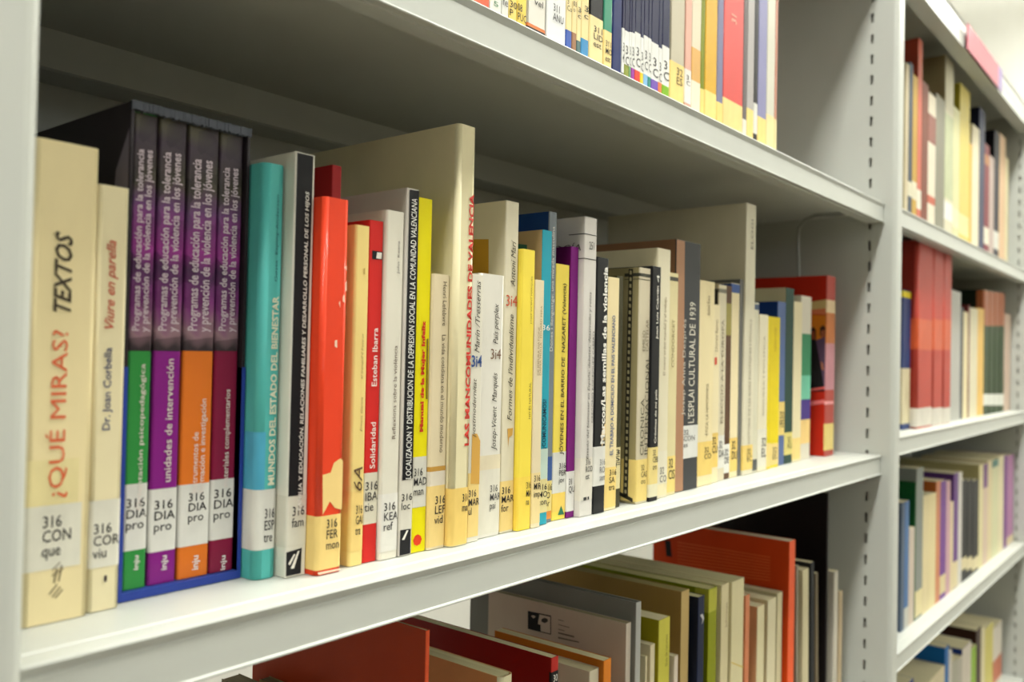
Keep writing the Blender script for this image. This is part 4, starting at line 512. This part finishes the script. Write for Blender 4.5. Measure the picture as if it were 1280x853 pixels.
{"l":"broad cream book with a tan smear, left of the salmon one","g":"books on the lower shelf of the near bay","x":[787.63,815.26],"y":34.0,"z":[-428.48,-213.08],"d":200,"r":1,"hard":0,"cov":[222,212,162],"c":[222,212,162],"pg":[200,192,144],"pol":[["stain","S",[210,186,100],[[784.84,-288.76],[817.62,-300.35],[817.68,-301.94],[784.9,-290.29]]]]},
{"l":"thin salmon book on the lower shelf","g":"books on the lower shelf of the near bay","x":[819.11,828.97],"y":34.0,"z":[-428.48,-232.37],"d":150,"r":0.5,"hard":0,"cov":[208,130,90],"c":[208,130,90],"pg":[214,205,165]},
{"l":"cream book with a peach side cover, right of the salmon one","g":"books on the lower shelf of the near bay","x":[848.41,865.91],"y":34.0,"z":[-428.48,-249.51],"d":150,"r":0.7,"hard":0,"cov":[206,160,116],"c":[222,212,166],"pg":[214,205,165]},
{"l":"pale book left of the big orange one, middle of three","g":"books on the lower shelf of the near bay","x":[874.44,895.99],"y":34.0,"z":[-428.48,-248.37],"d":160,"r":0.7,"hard":0,"cov":[206,196,150],"c":[220,212,172],"pg":[214,205,165]},
{"l":"pale taller book touching the big orange one","g":"books on the lower shelf of the near bay","x":[899.49,913.12],"y":34.0,"z":[-428.48,-245.89],"d":190,"r":0.7,"hard":0,"cov":[200,192,146],"c":[216,208,164],"pg":[214,205,165]},
{"l":"big orange book with faint printed lines on its side cover","g":"books on the lower shelf of the near bay","x":[915.27,931.71],"y":28.0,"z":[-428.48,-192.53],"d":166,"r":0.6,"hard":0,"cov":[190,60,10],"c":[234,96,50],"pg":[220,210,180],"cd":1,"pol":[["cover_block","L",[30,30,32],[[178.46,-213.24],[171.05,-213.07],[168.59,-231.37],[175.98,-231.63]]],["printed_line","L",[216,104,54],[[161.62,-212.59],[49.14,-212.17],[49.13,-213.03],[161.6,-213.52]]],["printed_line","L",[216,104,54],[[161.54,-216.49],[49.09,-215.27],[49.08,-216.13],[161.53,-217.41]]],["printed_line","L",[216,104,54],[[161.47,-220.38],[49.05,-218.37],[49.03,-219.24],[161.45,-221.31]]],["printed_line","L",[216,104,54],[[161.4,-224.27],[49.0,-221.48],[48.98,-222.34],[161.38,-225.2]]],["printed_line","L",[216,104,54],[[161.33,-228.16],[48.95,-224.58],[48.94,-225.44],[161.31,-229.09]]],["printed_line","L",[216,104,54],[[161.25,-232.05],[48.9,-227.68],[48.89,-228.54],[161.24,-232.98]]],["printed_line","L",[216,104,54],[[161.18,-235.94],[48.85,-230.78],[48.84,-231.64],[161.16,-236.87]]],["printed_line","L",[216,104,54],[[161.11,-239.83],[48.81,-233.88],[48.79,-234.74],[161.09,-240.75]]],["printed_line","L",[216,104,54],[[161.03,-243.72],[48.76,-236.98],[48.74,-237.84],[161.02,-244.64]]]]},
{"l":"thin grey book right of the big orange one","g":"books on the lower shelf of the near bay","x":[957.11,962.61],"y":34.0,"z":[-428.48,-225.45],"d":150,"r":0.5,"hard":0,"cov":[140,134,116],"c":[140,134,116],"pg":[214,205,165],"lean":-1.5},
{"l":"cream book leaning between dark ones on the lower shelf","g":"books on the lower shelf of the near bay","x":[976.58,994.61],"y":34.0,"z":[-428.48,-234.2],"d":150,"r":0.6,"hard":0,"cov":[206,196,154],"c":[206,196,154],"pg":[214,205,165],"lean":-1.8},
{"l":"black book with a worn head, leaning right","g":"books on the lower shelf of the near bay","x":[1002.42,1013.4],"y":34.0,"z":[-428.48,-229.59],"d":150,"r":0.6,"hard":0,"cov":[34,36,38],"c":[34,36,38],"pg":[214,205,165],"lean":-2.2},
{"l":"thin speckled dark book leaning against the tall black one","g":"books on the lower shelf of the near bay","x":[1018.34,1026.96],"y":34.0,"z":[-428.48,-244.35],"d":140,"r":0.5,"hard":0,"cov":[110,98,76],"c":[110,98,76],"pg":[214,205,165],"lean":-2.6},
{"l":"very tall black book at the back of the lower shelf","g":"books on the lower shelf of the near bay","x":[1035.2,1040.7],"y":30.0,"z":[-428.48,-153.74],"d":190,"r":0.8,"hard":0,"cov":[18,14,14],"c":[24,20,20],"pg":[214,205,165]},
{"l":"thin white book near the upright, taller of the last two","g":"books on the lower shelf of the near bay","x":[1074.07,1087.81],"y":34.0,"z":[-428.48,-254.3],"d":140,"r":0.5,"hard":0,"cov":[206,200,182],"c":[206,200,182],"pg":[214,205,165]},
{"l":"thin beige book nearest the upright on the lower shelf","g":"books on the lower shelf of the near bay","x":[1093.71,1104.89],"y":34.0,"z":[-428.48,-282.32],"d":140,"r":0.5,"hard":0,"cov":[196,174,136],"c":[196,174,136],"pg":[214,205,165]},
{"l":"thin beige book nearest the upright, far bay top shelf","g":"books on the top shelf of the far bay","x":[1338.82,1355.74],"y":30.0,"z":[206.7,441.52],"d":146,"r":0.8,"hard":0,"cov":[190,176,140],"c":[190,176,140],"pg":[214,205,165]},
{"l":"narrow navy book at the left of the far top shelf","g":"books on the top shelf of the far bay","x":[1356.54,1376.94],"y":30.0,"z":[206.7,447.31],"d":149,"r":0.8,"hard":0,"cov":[44,58,76],"c":[44,58,76],"pg":[214,205,165],"lab":[{"z":[248.82,270.24],"c":[206,200,170]}]},
{"l":"mustard book before the tall rust-red one","g":"books on the top shelf of the far bay","x":[1377.74,1403.11],"y":30.0,"z":[206.7,434.91],"d":141,"r":0.8,"hard":0,"cov":[180,144,52],"c":[180,144,52],"pg":[214,205,165],"lab":[{"z":[247.68,274.23],"c":[206,200,170]}]},
{"l":"tall rust-red book on the far top shelf","g":"books on the top shelf of the far bay","x":[1403.91,1427.82],"y":30.0,"z":[206.7,497.2],"d":180,"r":0.8,"hard":0,"cov":[150,60,40],"c":[190,96,76],"pg":[214,205,165],"lab":[{"z":[236.87,266.26],"c":[214,210,190]}]},
{"l":"dark brown book right of the tall rust-red one","g":"books on the top shelf of the far bay","x":[1428.62,1465.09],"y":30.0,"z":[206.7,438.48],"d":144,"r":0.8,"hard":0,"cov":[110,50,28],"c":[110,50,28],"pg":[214,205,165]},
{"l":"white book with brown and red bands","g":"books on the top shelf of the far bay","x":[1465.89,1511.49],"y":30.0,"z":[206.7,430.81],"d":139,"r":0.8,"hard":0,"cov":[214,204,180],"c":[214,204,180],"pg":[214,205,165],"lab":[{"z":[352.14,396.96],"c":[130,70,56]},{"z":[255.02,267.78],"c":[180,80,50]}]},
{"l":"grey book in front of the tall tan cover","g":"books on the top shelf of the far bay","x":[1512.29,1571.04],"y":30.0,"z":[206.7,439.96],"d":160,"r":0.8,"hard":0,"cov":[128,126,110],"c":[128,126,110],"pg":[214,205,165]},
{"l":"tallest pale book with tan cover, far top shelf","g":"books on the top shelf of the far bay","x":[1571.84,1628.95],"y":30.0,"z":[206.7,518.96],"d":170,"r":0.8,"hard":0,"cov":[150,136,100],"c":[206,200,170],"pg":[214,205,165],"lab":[{"z":[244.47,274.3],"c":[224,224,216]},{"z":[279.73,422.42],"c":[176,184,140]}]},
{"l":"greenish cream book beside the tallest pale one","g":"books on the top shelf of the far bay","x":[1629.75,1675.54],"y":30.0,"z":[206.7,446.73],"d":149,"r":0.8,"hard":0,"cov":[206,204,150],"c":[206,204,150],"pg":[214,205,165],"lab":[{"z":[238.94,270.98],"c":[222,214,170]}]},
{"l":"tall yellow-green book, far bay top shelf","g":"books on the top shelf of the far bay","x":[1676.34,1753.05],"y":30.0,"z":[206.7,498.53],"d":181,"r":0.8,"hard":0,"cov":[170,160,50],"c":[208,192,104],"pg":[214,205,165],"lab":[{"z":[232.49,268.42],"c":[226,210,140]}]},
{"l":"amber book right of the tall yellow-green one","g":"books on the top shelf of the far bay","x":[1753.85,1775.85],"y":30.0,"z":[206.7,407.5],"d":124,"r":0.8,"hard":0,"cov":[216,170,70],"c":[216,170,70],"pg":[214,205,165]},
{"l":"cream book left of the tall navy one","g":"books on the top shelf of the far bay","x":[1776.65,1833.41],"y":30.0,"z":[206.7,448.12],"d":150,"r":0.8,"hard":0,"cov":[222,212,180],"c":[222,212,180],"pg":[214,205,165]},
{"l":"tall navy book with dark cover, far top shelf","g":"books on the top shelf of the far bay","x":[1834.21,1883.28],"y":30.0,"z":[206.7,493.27],"d":150,"r":0.8,"hard":0,"cov":[24,28,50],"c":[50,56,84],"pg":[214,205,165]},
{"l":"burgundy book with a gold band","g":"books on the top shelf of the far bay","x":[1884.08,1927.91],"y":30.0,"z":[206.7,434.94],"d":142,"r":0.8,"hard":0,"cov":[120,40,50],"c":[120,40,50],"pg":[214,205,165],"lab":[{"z":[394.17,413.11],"c":[170,110,60]},{"z":[238.23,271.26],"c":[222,214,190]}]},
{"l":"pale mauve book left of the tall black one","g":"books on the top shelf of the far bay","x":[1928.71,1974.42],"y":30.0,"z":[206.7,419.82],"d":132,"r":0.8,"hard":0,"cov":[180,160,150],"c":[180,160,150],"pg":[214,205,165]},
{"l":"tall black book on the far top shelf","g":"books on the top shelf of the far bay","x":[1975.22,2027.05],"y":30.0,"z":[206.7,479.76],"d":150,"r":0.8,"hard":0,"cov":[18,18,22],"c":[44,44,54],"pg":[214,205,165],"lab":[{"z":[239.09,275.2],"c":[206,206,196]}]},
{"l":"peach book near the end of the far top shelf","g":"books on the top shelf of the far bay","x":[2027.85,2090.9],"y":30.0,"z":[206.7,484.65],"d":172,"r":0.8,"hard":0,"cov":[212,176,136],"c":[212,176,136],"pg":[214,205,165]},
{"l":"cream book ending the far top shelf","g":"books on the top shelf of the far bay","x":[2091.7,2126.4],"y":30.0,"z":[206.7,446.84],"d":149,"r":0.8,"hard":0,"cov":[216,204,160],"c":[216,204,160],"pg":[214,205,165]},
{"l":"blue book with a yellow head and white foot","g":"books on the second shelf of the far bay","x":[1338.82,1378.41],"y":30.0,"z":[-95.5,108.4],"d":126,"r":0.8,"hard":0,"cov":[40,60,110],"c":[40,60,110],"pg":[214,205,165],"lab":[{"z":[97.55,106.98],"c":[226,206,40]},{"z":[-87.03,-6.03],"c":[212,200,160]}]},
{"l":"thick red volume with gold bands, left one of three","g":"books on the second shelf of the far bay","x":[1379.21,1467.23],"y":20.0,"z":[-95.5,184.46],"d":180,"r":6,"hard":0,"cov":[140,40,30],"c":[178,66,54],"pg":[214,205,165],"lab":[{"z":[-93.06,-65.16],"c":[206,200,186]},{"z":[22.31,68.57],"c":[196,84,46]}]},
{"l":"thick red volume with gold bands, middle one of three","g":"books on the second shelf of the far bay","x":[1468.03,1532.8],"y":20.0,"z":[-95.5,189.1],"d":180,"r":6,"hard":0,"cov":[140,40,30],"c":[178,66,54],"pg":[214,205,165],"lab":[{"z":[-94.9,-67.69],"c":[206,200,186]},{"z":[23.73,72.08],"c":[196,84,46]}]},
{"l":"thick red volume with gold bands, right one of three","g":"books on the second shelf of the far bay","x":[1533.6,1587.34],"y":20.0,"z":[-95.5,189.69],"d":180,"r":6,"hard":0,"cov":[140,40,30],"c":[178,66,54],"pg":[214,205,165],"lab":[{"z":[-94.9,-69.66],"c":[206,200,186]},{"z":[24.84,74.81],"c":[196,84,46]}]},
{"l":"blue book with an orange mark, right of the red volumes","g":"books on the second shelf of the far bay","x":[1588.14,1625.58],"y":30.0,"z":[-95.5,110.74],"d":128,"r":0.8,"hard":0,"cov":[70,110,150],"c":[70,110,150],"pg":[214,205,165],"lab":[{"z":[-94.9,-4.17],"c":[216,212,190]}]},
{"l":"light grey book with wide grey cover, second far shelf","g":"books on the second shelf of the far bay","x":[1626.38,1697.93],"y":30.0,"z":[-95.5,129.48],"d":139,"r":0.8,"hard":0,"cov":[140,140,130],"c":[176,176,168],"pg":[214,205,165]},
{"l":"thin charcoal book on the second far shelf","g":"books on the second shelf of the far bay","x":[1698.73,1719.19],"y":30.0,"z":[-95.5,103.68],"d":123,"r":0.8,"hard":0,"cov":[70,74,80],"c":[70,74,80],"pg":[214,205,165]},
{"l":"cream book beside the thin charcoal one","g":"books on the second shelf of the far bay","x":[1719.99,1756.73],"y":30.0,"z":[-95.5,97.01],"d":119,"r":0.8,"hard":0,"cov":[222,208,160],"c":[222,208,160],"pg":[214,205,165]},
{"l":"thin maroon book on the second far shelf","g":"books on the second shelf of the far bay","x":[1757.53,1769.56],"y":30.0,"z":[-95.5,110.92],"d":128,"r":0.8,"hard":0,"cov":[110,40,40],"c":[110,40,40],"pg":[214,205,165]},
{"l":"wide ivory book left of the gold-spined one","g":"books on the second shelf of the far bay","x":[1770.36,1836.24],"y":30.0,"z":[-95.5,107.22],"d":126,"r":0.8,"hard":0,"cov":[214,206,172],"c":[214,206,172],"pg":[214,205,165]},
{"l":"gold-spined book left of the green set","g":"books on the second shelf of the far bay","x":[1837.04,1892.81],"y":30.0,"z":[-95.5,110.31],"d":128,"r":0.8,"hard":0,"cov":[220,180,96],"c":[220,180,96],"pg":[214,205,165]},
{"l":"green volume with brown head, first of the set of four","g":"books on the second shelf of the far bay","x":[1893.61,1944.87],"y":30.0,"z":[-95.5,149.89],"d":150,"r":5,"hard":0,"cov":[24,34,24],"c":[48,66,38],"pg":[214,205,165],"lab":[{"z":[78.61,148.04],"c":[170,100,64]},{"z":[-77.24,-55.23],"c":[216,218,206]}]},
{"l":"green volume with brown head, second of the set of four","g":"books on the second shelf of the far bay","x":[1945.67,1995.51],"y":30.0,"z":[-95.5,151.86],"d":150,"r":5,"hard":0,"cov":[24,34,24],"c":[48,66,38],"pg":[214,205,165],"lab":[{"z":[80.65,150.08],"c":[170,100,64]},{"z":[-78.82,-56.3],"c":[216,218,206]}]},
{"l":"green volume with brown head, third of the set of four","g":"books on the second shelf of the far bay","x":[1996.31,2048.52],"y":30.0,"z":[-95.5,153.92],"d":150,"r":5,"hard":0,"cov":[24,34,24],"c":[48,66,38],"pg":[214,205,165],"lab":[{"z":[82.71,152.08],"c":[170,100,64]},{"z":[-80.41,-57.37],"c":[216,218,206]}]},
{"l":"green volume with brown head, fourth of the set of four","g":"books on the second shelf of the far bay","x":[2049.32,2099.72],"y":30.0,"z":[-95.5,155.79],"d":150,"r":5,"hard":0,"cov":[24,34,24],"c":[48,66,38],"pg":[214,205,165],"lab":[{"z":[84.79,154.02],"c":[170,100,64]},{"z":[-82.01,-58.45],"c":[216,218,206]}]},
{"l":"thin pinkish book ending the second far shelf","g":"books on the second shelf of the far bay","x":[2100.52,2171.6],"y":30.0,"z":[-95.5,113.26],"d":129,"r":0.8,"hard":0,"cov":[206,180,160],"c":[206,180,160],"pg":[214,205,165]},
{"l":"steel blue book nearest the upright, third far shelf","g":"books on the third shelf of the far bay","x":[1315.1,1331.15],"y":22.0,"z":[-380.4,-197.65],"d":120,"r":0.8,"hard":0,"cov":[84,100,120],"c":[84,100,120],"pg":[214,205,165]},
{"l":"light blue book with a white edge, third far shelf","g":"books on the third shelf of the far bay","x":[1331.95,1352.91],"y":22.0,"z":[-380.4,-197.86],"d":120,"r":0.8,"hard":0,"cov":[70,110,160],"c":[70,110,160],"pg":[214,205,165],"lab":[{"z":[-379.8,-350.76],"c":[190,190,180]}]},
{"l":"pinkish white book before the green cover","g":"books on the third shelf of the far bay","x":[1353.71,1383.59],"y":22.0,"z":[-380.4,-240.38],"d":100,"r":0.8,"hard":0,"cov":[206,196,180],"c":[200,184,166],"pg":[214,205,165]},
{"l":"green-covered book behind the pinkish white one","g":"books on the third shelf of the far bay","x":[1384.39,1389.48],"y":22.0,"z":[-380.4,-174.77],"d":150,"r":0.8,"hard":0,"cov":[20,84,40],"c":[40,90,50],"pg":[214,205,165]},
{"l":"tall grey patterned book, third far shelf","g":"books on the third shelf of the far bay","x":[1390.28,1428.61],"y":22.0,"z":[-380.4,-155.54],"d":139,"r":0.8,"hard":0,"cov":[130,136,130],"c":[130,136,130],"pg":[214,205,165],"lab":[{"z":[-376.76,-338.51],"c":[222,208,150]}]},
{"l":"cream book right of the tall grey patterned one","g":"books on the third shelf of the far bay","x":[1429.41,1462.36],"y":22.0,"z":[-380.4,-201.78],"d":111,"r":0.8,"hard":0,"cov":[218,202,150],"c":[218,202,150],"pg":[214,205,165]},
{"l":"second cream book, left of the orange-brown one","g":"books on the third shelf of the far bay","x":[1463.16,1507.15],"y":22.0,"z":[-380.4,-202.9],"d":110,"r":0.8,"hard":0,"cov":[222,206,150],"c":[222,206,150],"pg":[214,205,165]},
{"l":"orange-brown book on the third far shelf","g":"books on the third shelf of the far bay","x":[1507.95,1534.2],"y":22.0,"z":[-380.4,-186.48],"d":120,"r":0.8,"hard":0,"cov":[176,96,40],"c":[200,130,90],"pg":[214,205,165]},
{"l":"deep purple book, leftmost purple one on the third far shelf","g":"books on the third shelf of the far bay","x":[1535.0,1572.48],"y":22.0,"z":[-380.4,-188.89],"d":119,"r":0.8,"hard":0,"cov":[200,180,190],"c":[110,60,140],"pg":[214,205,165],"lab":[{"z":[-371.71,-341.86],"c":[214,196,140]}]},
{"l":"pink book right of the deep purple one","g":"books on the third shelf of the far bay","x":[1573.28,1601.63],"y":22.0,"z":[-380.4,-193.04],"d":116,"r":0.8,"hard":0,"cov":[196,150,160],"c":[196,150,160],"pg":[214,205,165]},
{"l":"cream book between pink and tall purple ones","g":"books on the third shelf of the far bay","x":[1602.43,1623.44],"y":22.0,"z":[-380.4,-230.33],"d":93,"r":0.8,"hard":0,"cov":[214,196,150],"c":[214,196,150],"pg":[214,205,165]},
{"l":"tall purple book beside a white one","g":"books on the third shelf of the far bay","x":[1624.24,1657.15],"y":22.0,"z":[-380.4,-184.67],"d":121,"r":0.8,"hard":0,"cov":[90,56,120],"c":[100,60,130],"pg":[214,205,165],"lab":[{"z":[-379.32,-334.45],"c":[216,200,150]}]},
{"l":"white book left of the black volumes","g":"books on the third shelf of the far bay","x":[1657.95,1686.21],"y":22.0,"z":[-380.4,-185.9],"d":121,"r":0.8,"hard":0,"cov":[206,202,194],"c":[206,202,194],"pg":[214,205,165]},
{"l":"black volume with cream label, left of three","g":"books on the third shelf of the far bay","x":[1687.01,1725.12],"y":22.0,"z":[-380.4,-202.21],"d":110,"r":2.5,"hard":0,"cov":[16,16,20],"c":[16,16,20],"pg":[214,205,165],"lab":[{"z":[-359.54,-338.44],"c":[214,200,150]}]},
{"l":"black volume with cream label, middle of three","g":"books on the third shelf of the far bay","x":[1725.92,1769.15],"y":22.0,"z":[-380.4,-206.43],"d":108,"r":2.5,"hard":0,"cov":[16,16,20],"c":[16,16,20],"pg":[214,205,165],"lab":[{"z":[-366.83,-345.3],"c":[214,200,150]}]},
{"l":"black volume with cream label, right of three","g":"books on the third shelf of the far bay","x":[1769.95,1821.99],"y":22.0,"z":[-380.4,-211.5],"d":105,"r":2.5,"hard":0,"cov":[16,16,20],"c":[16,16,20],"pg":[214,205,165],"lab":[{"z":[-375.35,-353.3],"c":[214,200,150]}]},
{"l":"tall cream book right of the black volumes","g":"books on the third shelf of the far bay","x":[1822.79,1859.98],"y":22.0,"z":[-380.4,-186.24],"d":170,"r":0.8,"hard":0,"cov":[180,170,116],"c":[214,204,150],"pg":[214,205,165]},
{"l":"pinkish book with a purple mark on its head","g":"books on the third shelf of the far bay","x":[1860.78,1899.42],"y":22.0,"z":[-380.4,-187.95],"d":119,"r":0.8,"hard":0,"cov":[206,180,160],"c":[206,180,160],"pg":[214,205,165],"lab":[{"z":[-233.92,-188.55],"c":[110,60,120]}]},
{"l":"cream book left of the teal-headed one","g":"books on the third shelf of the far bay","x":[1900.22,1940.38],"y":22.0,"z":[-380.4,-184.98],"d":121,"r":0.8,"hard":0,"cov":[214,198,150],"c":[214,198,150],"pg":[214,205,165]},
{"l":"pale book with a teal head, third far shelf","g":"books on the third shelf of the far bay","x":[1941.18,2002.89],"y":22.0,"z":[-380.4,-186.67],"d":120,"r":0.8,"hard":0,"cov":[206,206,160],"c":[206,206,160],"pg":[214,205,165],"lab":[{"z":[-201.85,-187.27],"c":[70,120,110]}]},
{"l":"cream book right of the teal-headed one","g":"books on the third shelf of the far bay","x":[2003.69,2060.63],"y":22.0,"z":[-380.4,-184.48],"d":121,"r":0.8,"hard":0,"cov":[218,208,166],"c":[218,208,166],"pg":[214,205,165]},
{"l":"dark violet book near the end of the third far shelf","g":"books on the third shelf of the far bay","x":[2061.43,2099.37],"y":22.0,"z":[-380.4,-187.38],"d":120,"r":0.8,"hard":0,"cov":[116,64,130],"c":[116,64,130],"pg":[214,205,165]},
{"l":"orchid pink book ending the third far shelf","g":"books on the third shelf of the far bay","x":[2100.17,2171.6],"y":22.0,"z":[-380.4,-191.02],"d":117,"r":0.8,"hard":0,"cov":[176,120,166],"c":[176,120,166],"pg":[214,205,165],"lab":[{"z":[-379.8,-363.25],"c":[216,196,150]}]},
{"l":"low deep blue book at the bottom corner, far bay","g":"books on the bottom visible shelf of the far bay","x":[1365.74,1436.68],"y":35.0,"z":[-672.0,-480.55],"d":130,"r":0.8,"hard":0,"cov":[20,50,120],"c":[20,50,120],"pg":[214,205,165]},
{"l":"beige book with wide cover on the bottom shelf in view","g":"books on the bottom visible shelf of the far bay","x":[1437.48,1632.76],"y":35.0,"z":[-672.0,-512.08],"d":120,"r":0.8,"hard":0,"cov":[214,200,160],"c":[214,200,160],"pg":[214,205,165]},
{"l":"bright blue book behind the beige one","g":"books on the bottom visible shelf of the far bay","x":[1633.56,1661.15],"y":35.0,"z":[-672.0,-483.66],"d":130,"r":0.8,"hard":0,"cov":[20,100,170],"c":[20,100,170],"pg":[214,205,165]},
{"l":"slim white book right of the bright blue one","g":"books on the bottom visible shelf of the far bay","x":[1661.95,1684.47],"y":35.0,"z":[-672.0,-497.67],"d":108,"r":0.8,"hard":0,"cov":[206,200,190],"c":[206,200,190],"pg":[214,205,165]},
{"l":"grey book pair member left, bottom shelf in view","g":"books on the bottom visible shelf of the far bay","x":[1685.27,1726.65],"y":35.0,"z":[-672.0,-522.29],"d":93,"r":0.8,"hard":0,"cov":[170,168,150],"c":[170,168,150],"pg":[214,205,165]},
{"l":"grey book pair member right, bottom shelf in view","g":"books on the bottom visible shelf of the far bay","x":[1727.45,1764.25],"y":35.0,"z":[-672.0,-528.92],"d":89,"r":0.8,"hard":0,"cov":[176,172,156],"c":[176,172,156],"pg":[214,205,165]},
{"l":"royal blue covered book with a white spine","g":"books on the bottom visible shelf of the far bay","x":[1765.05,1836.95],"y":35.0,"z":[-672.0,-518.7],"d":140,"r":0.8,"hard":0,"cov":[30,60,140],"c":[206,196,180],"pg":[214,205,165]},
{"l":"lime green book, bottom shelf in view of the far bay","g":"books on the bottom visible shelf of the far bay","x":[1837.75,1878.81],"y":35.0,"z":[-672.0,-536.33],"d":84,"r":0.8,"hard":0,"cov":[140,180,50],"c":[140,180,50],"pg":[214,205,165]},
{"l":"dark brown book right of the lime one","g":"books on the bottom visible shelf of the far bay","x":[1879.61,1922.34],"y":35.0,"z":[-672.0,-510.93],"d":100,"r":0.8,"hard":0,"cov":[60,36,28],"c":[60,36,28],"pg":[214,205,165]},
{"l":"broad cream book, bottom shelf in view","g":"books on the bottom visible shelf of the far bay","x":[1923.14,1959.97],"y":35.0,"z":[-672.0,-516.25],"d":97,"r":0.8,"hard":0,"cov":[214,204,160],"c":[214,204,160],"pg":[214,205,165]},
{"l":"yellow-green book right of the broad cream one","g":"books on the bottom visible shelf of the far bay","x":[1960.77,2039.19],"y":35.0,"z":[-672.0,-527.45],"d":90,"r":0.8,"hard":0,"cov":[206,196,110],"c":[206,196,110],"pg":[214,205,165]},
{"l":"white book with a red foot ending the bottom row","g":"books on the bottom visible shelf of the far bay","x":[2039.99,2133.0],"y":35.0,"z":[-672.0,-544.82],"d":79,"r":0.8,"hard":0,"cov":[214,206,190],"c":[214,206,190],"pg":[214,205,165],"lab":[{"z":[-660.23,-613.32],"c":[190,110,80]}]}
]
for D in BOOKS: make_book(D)
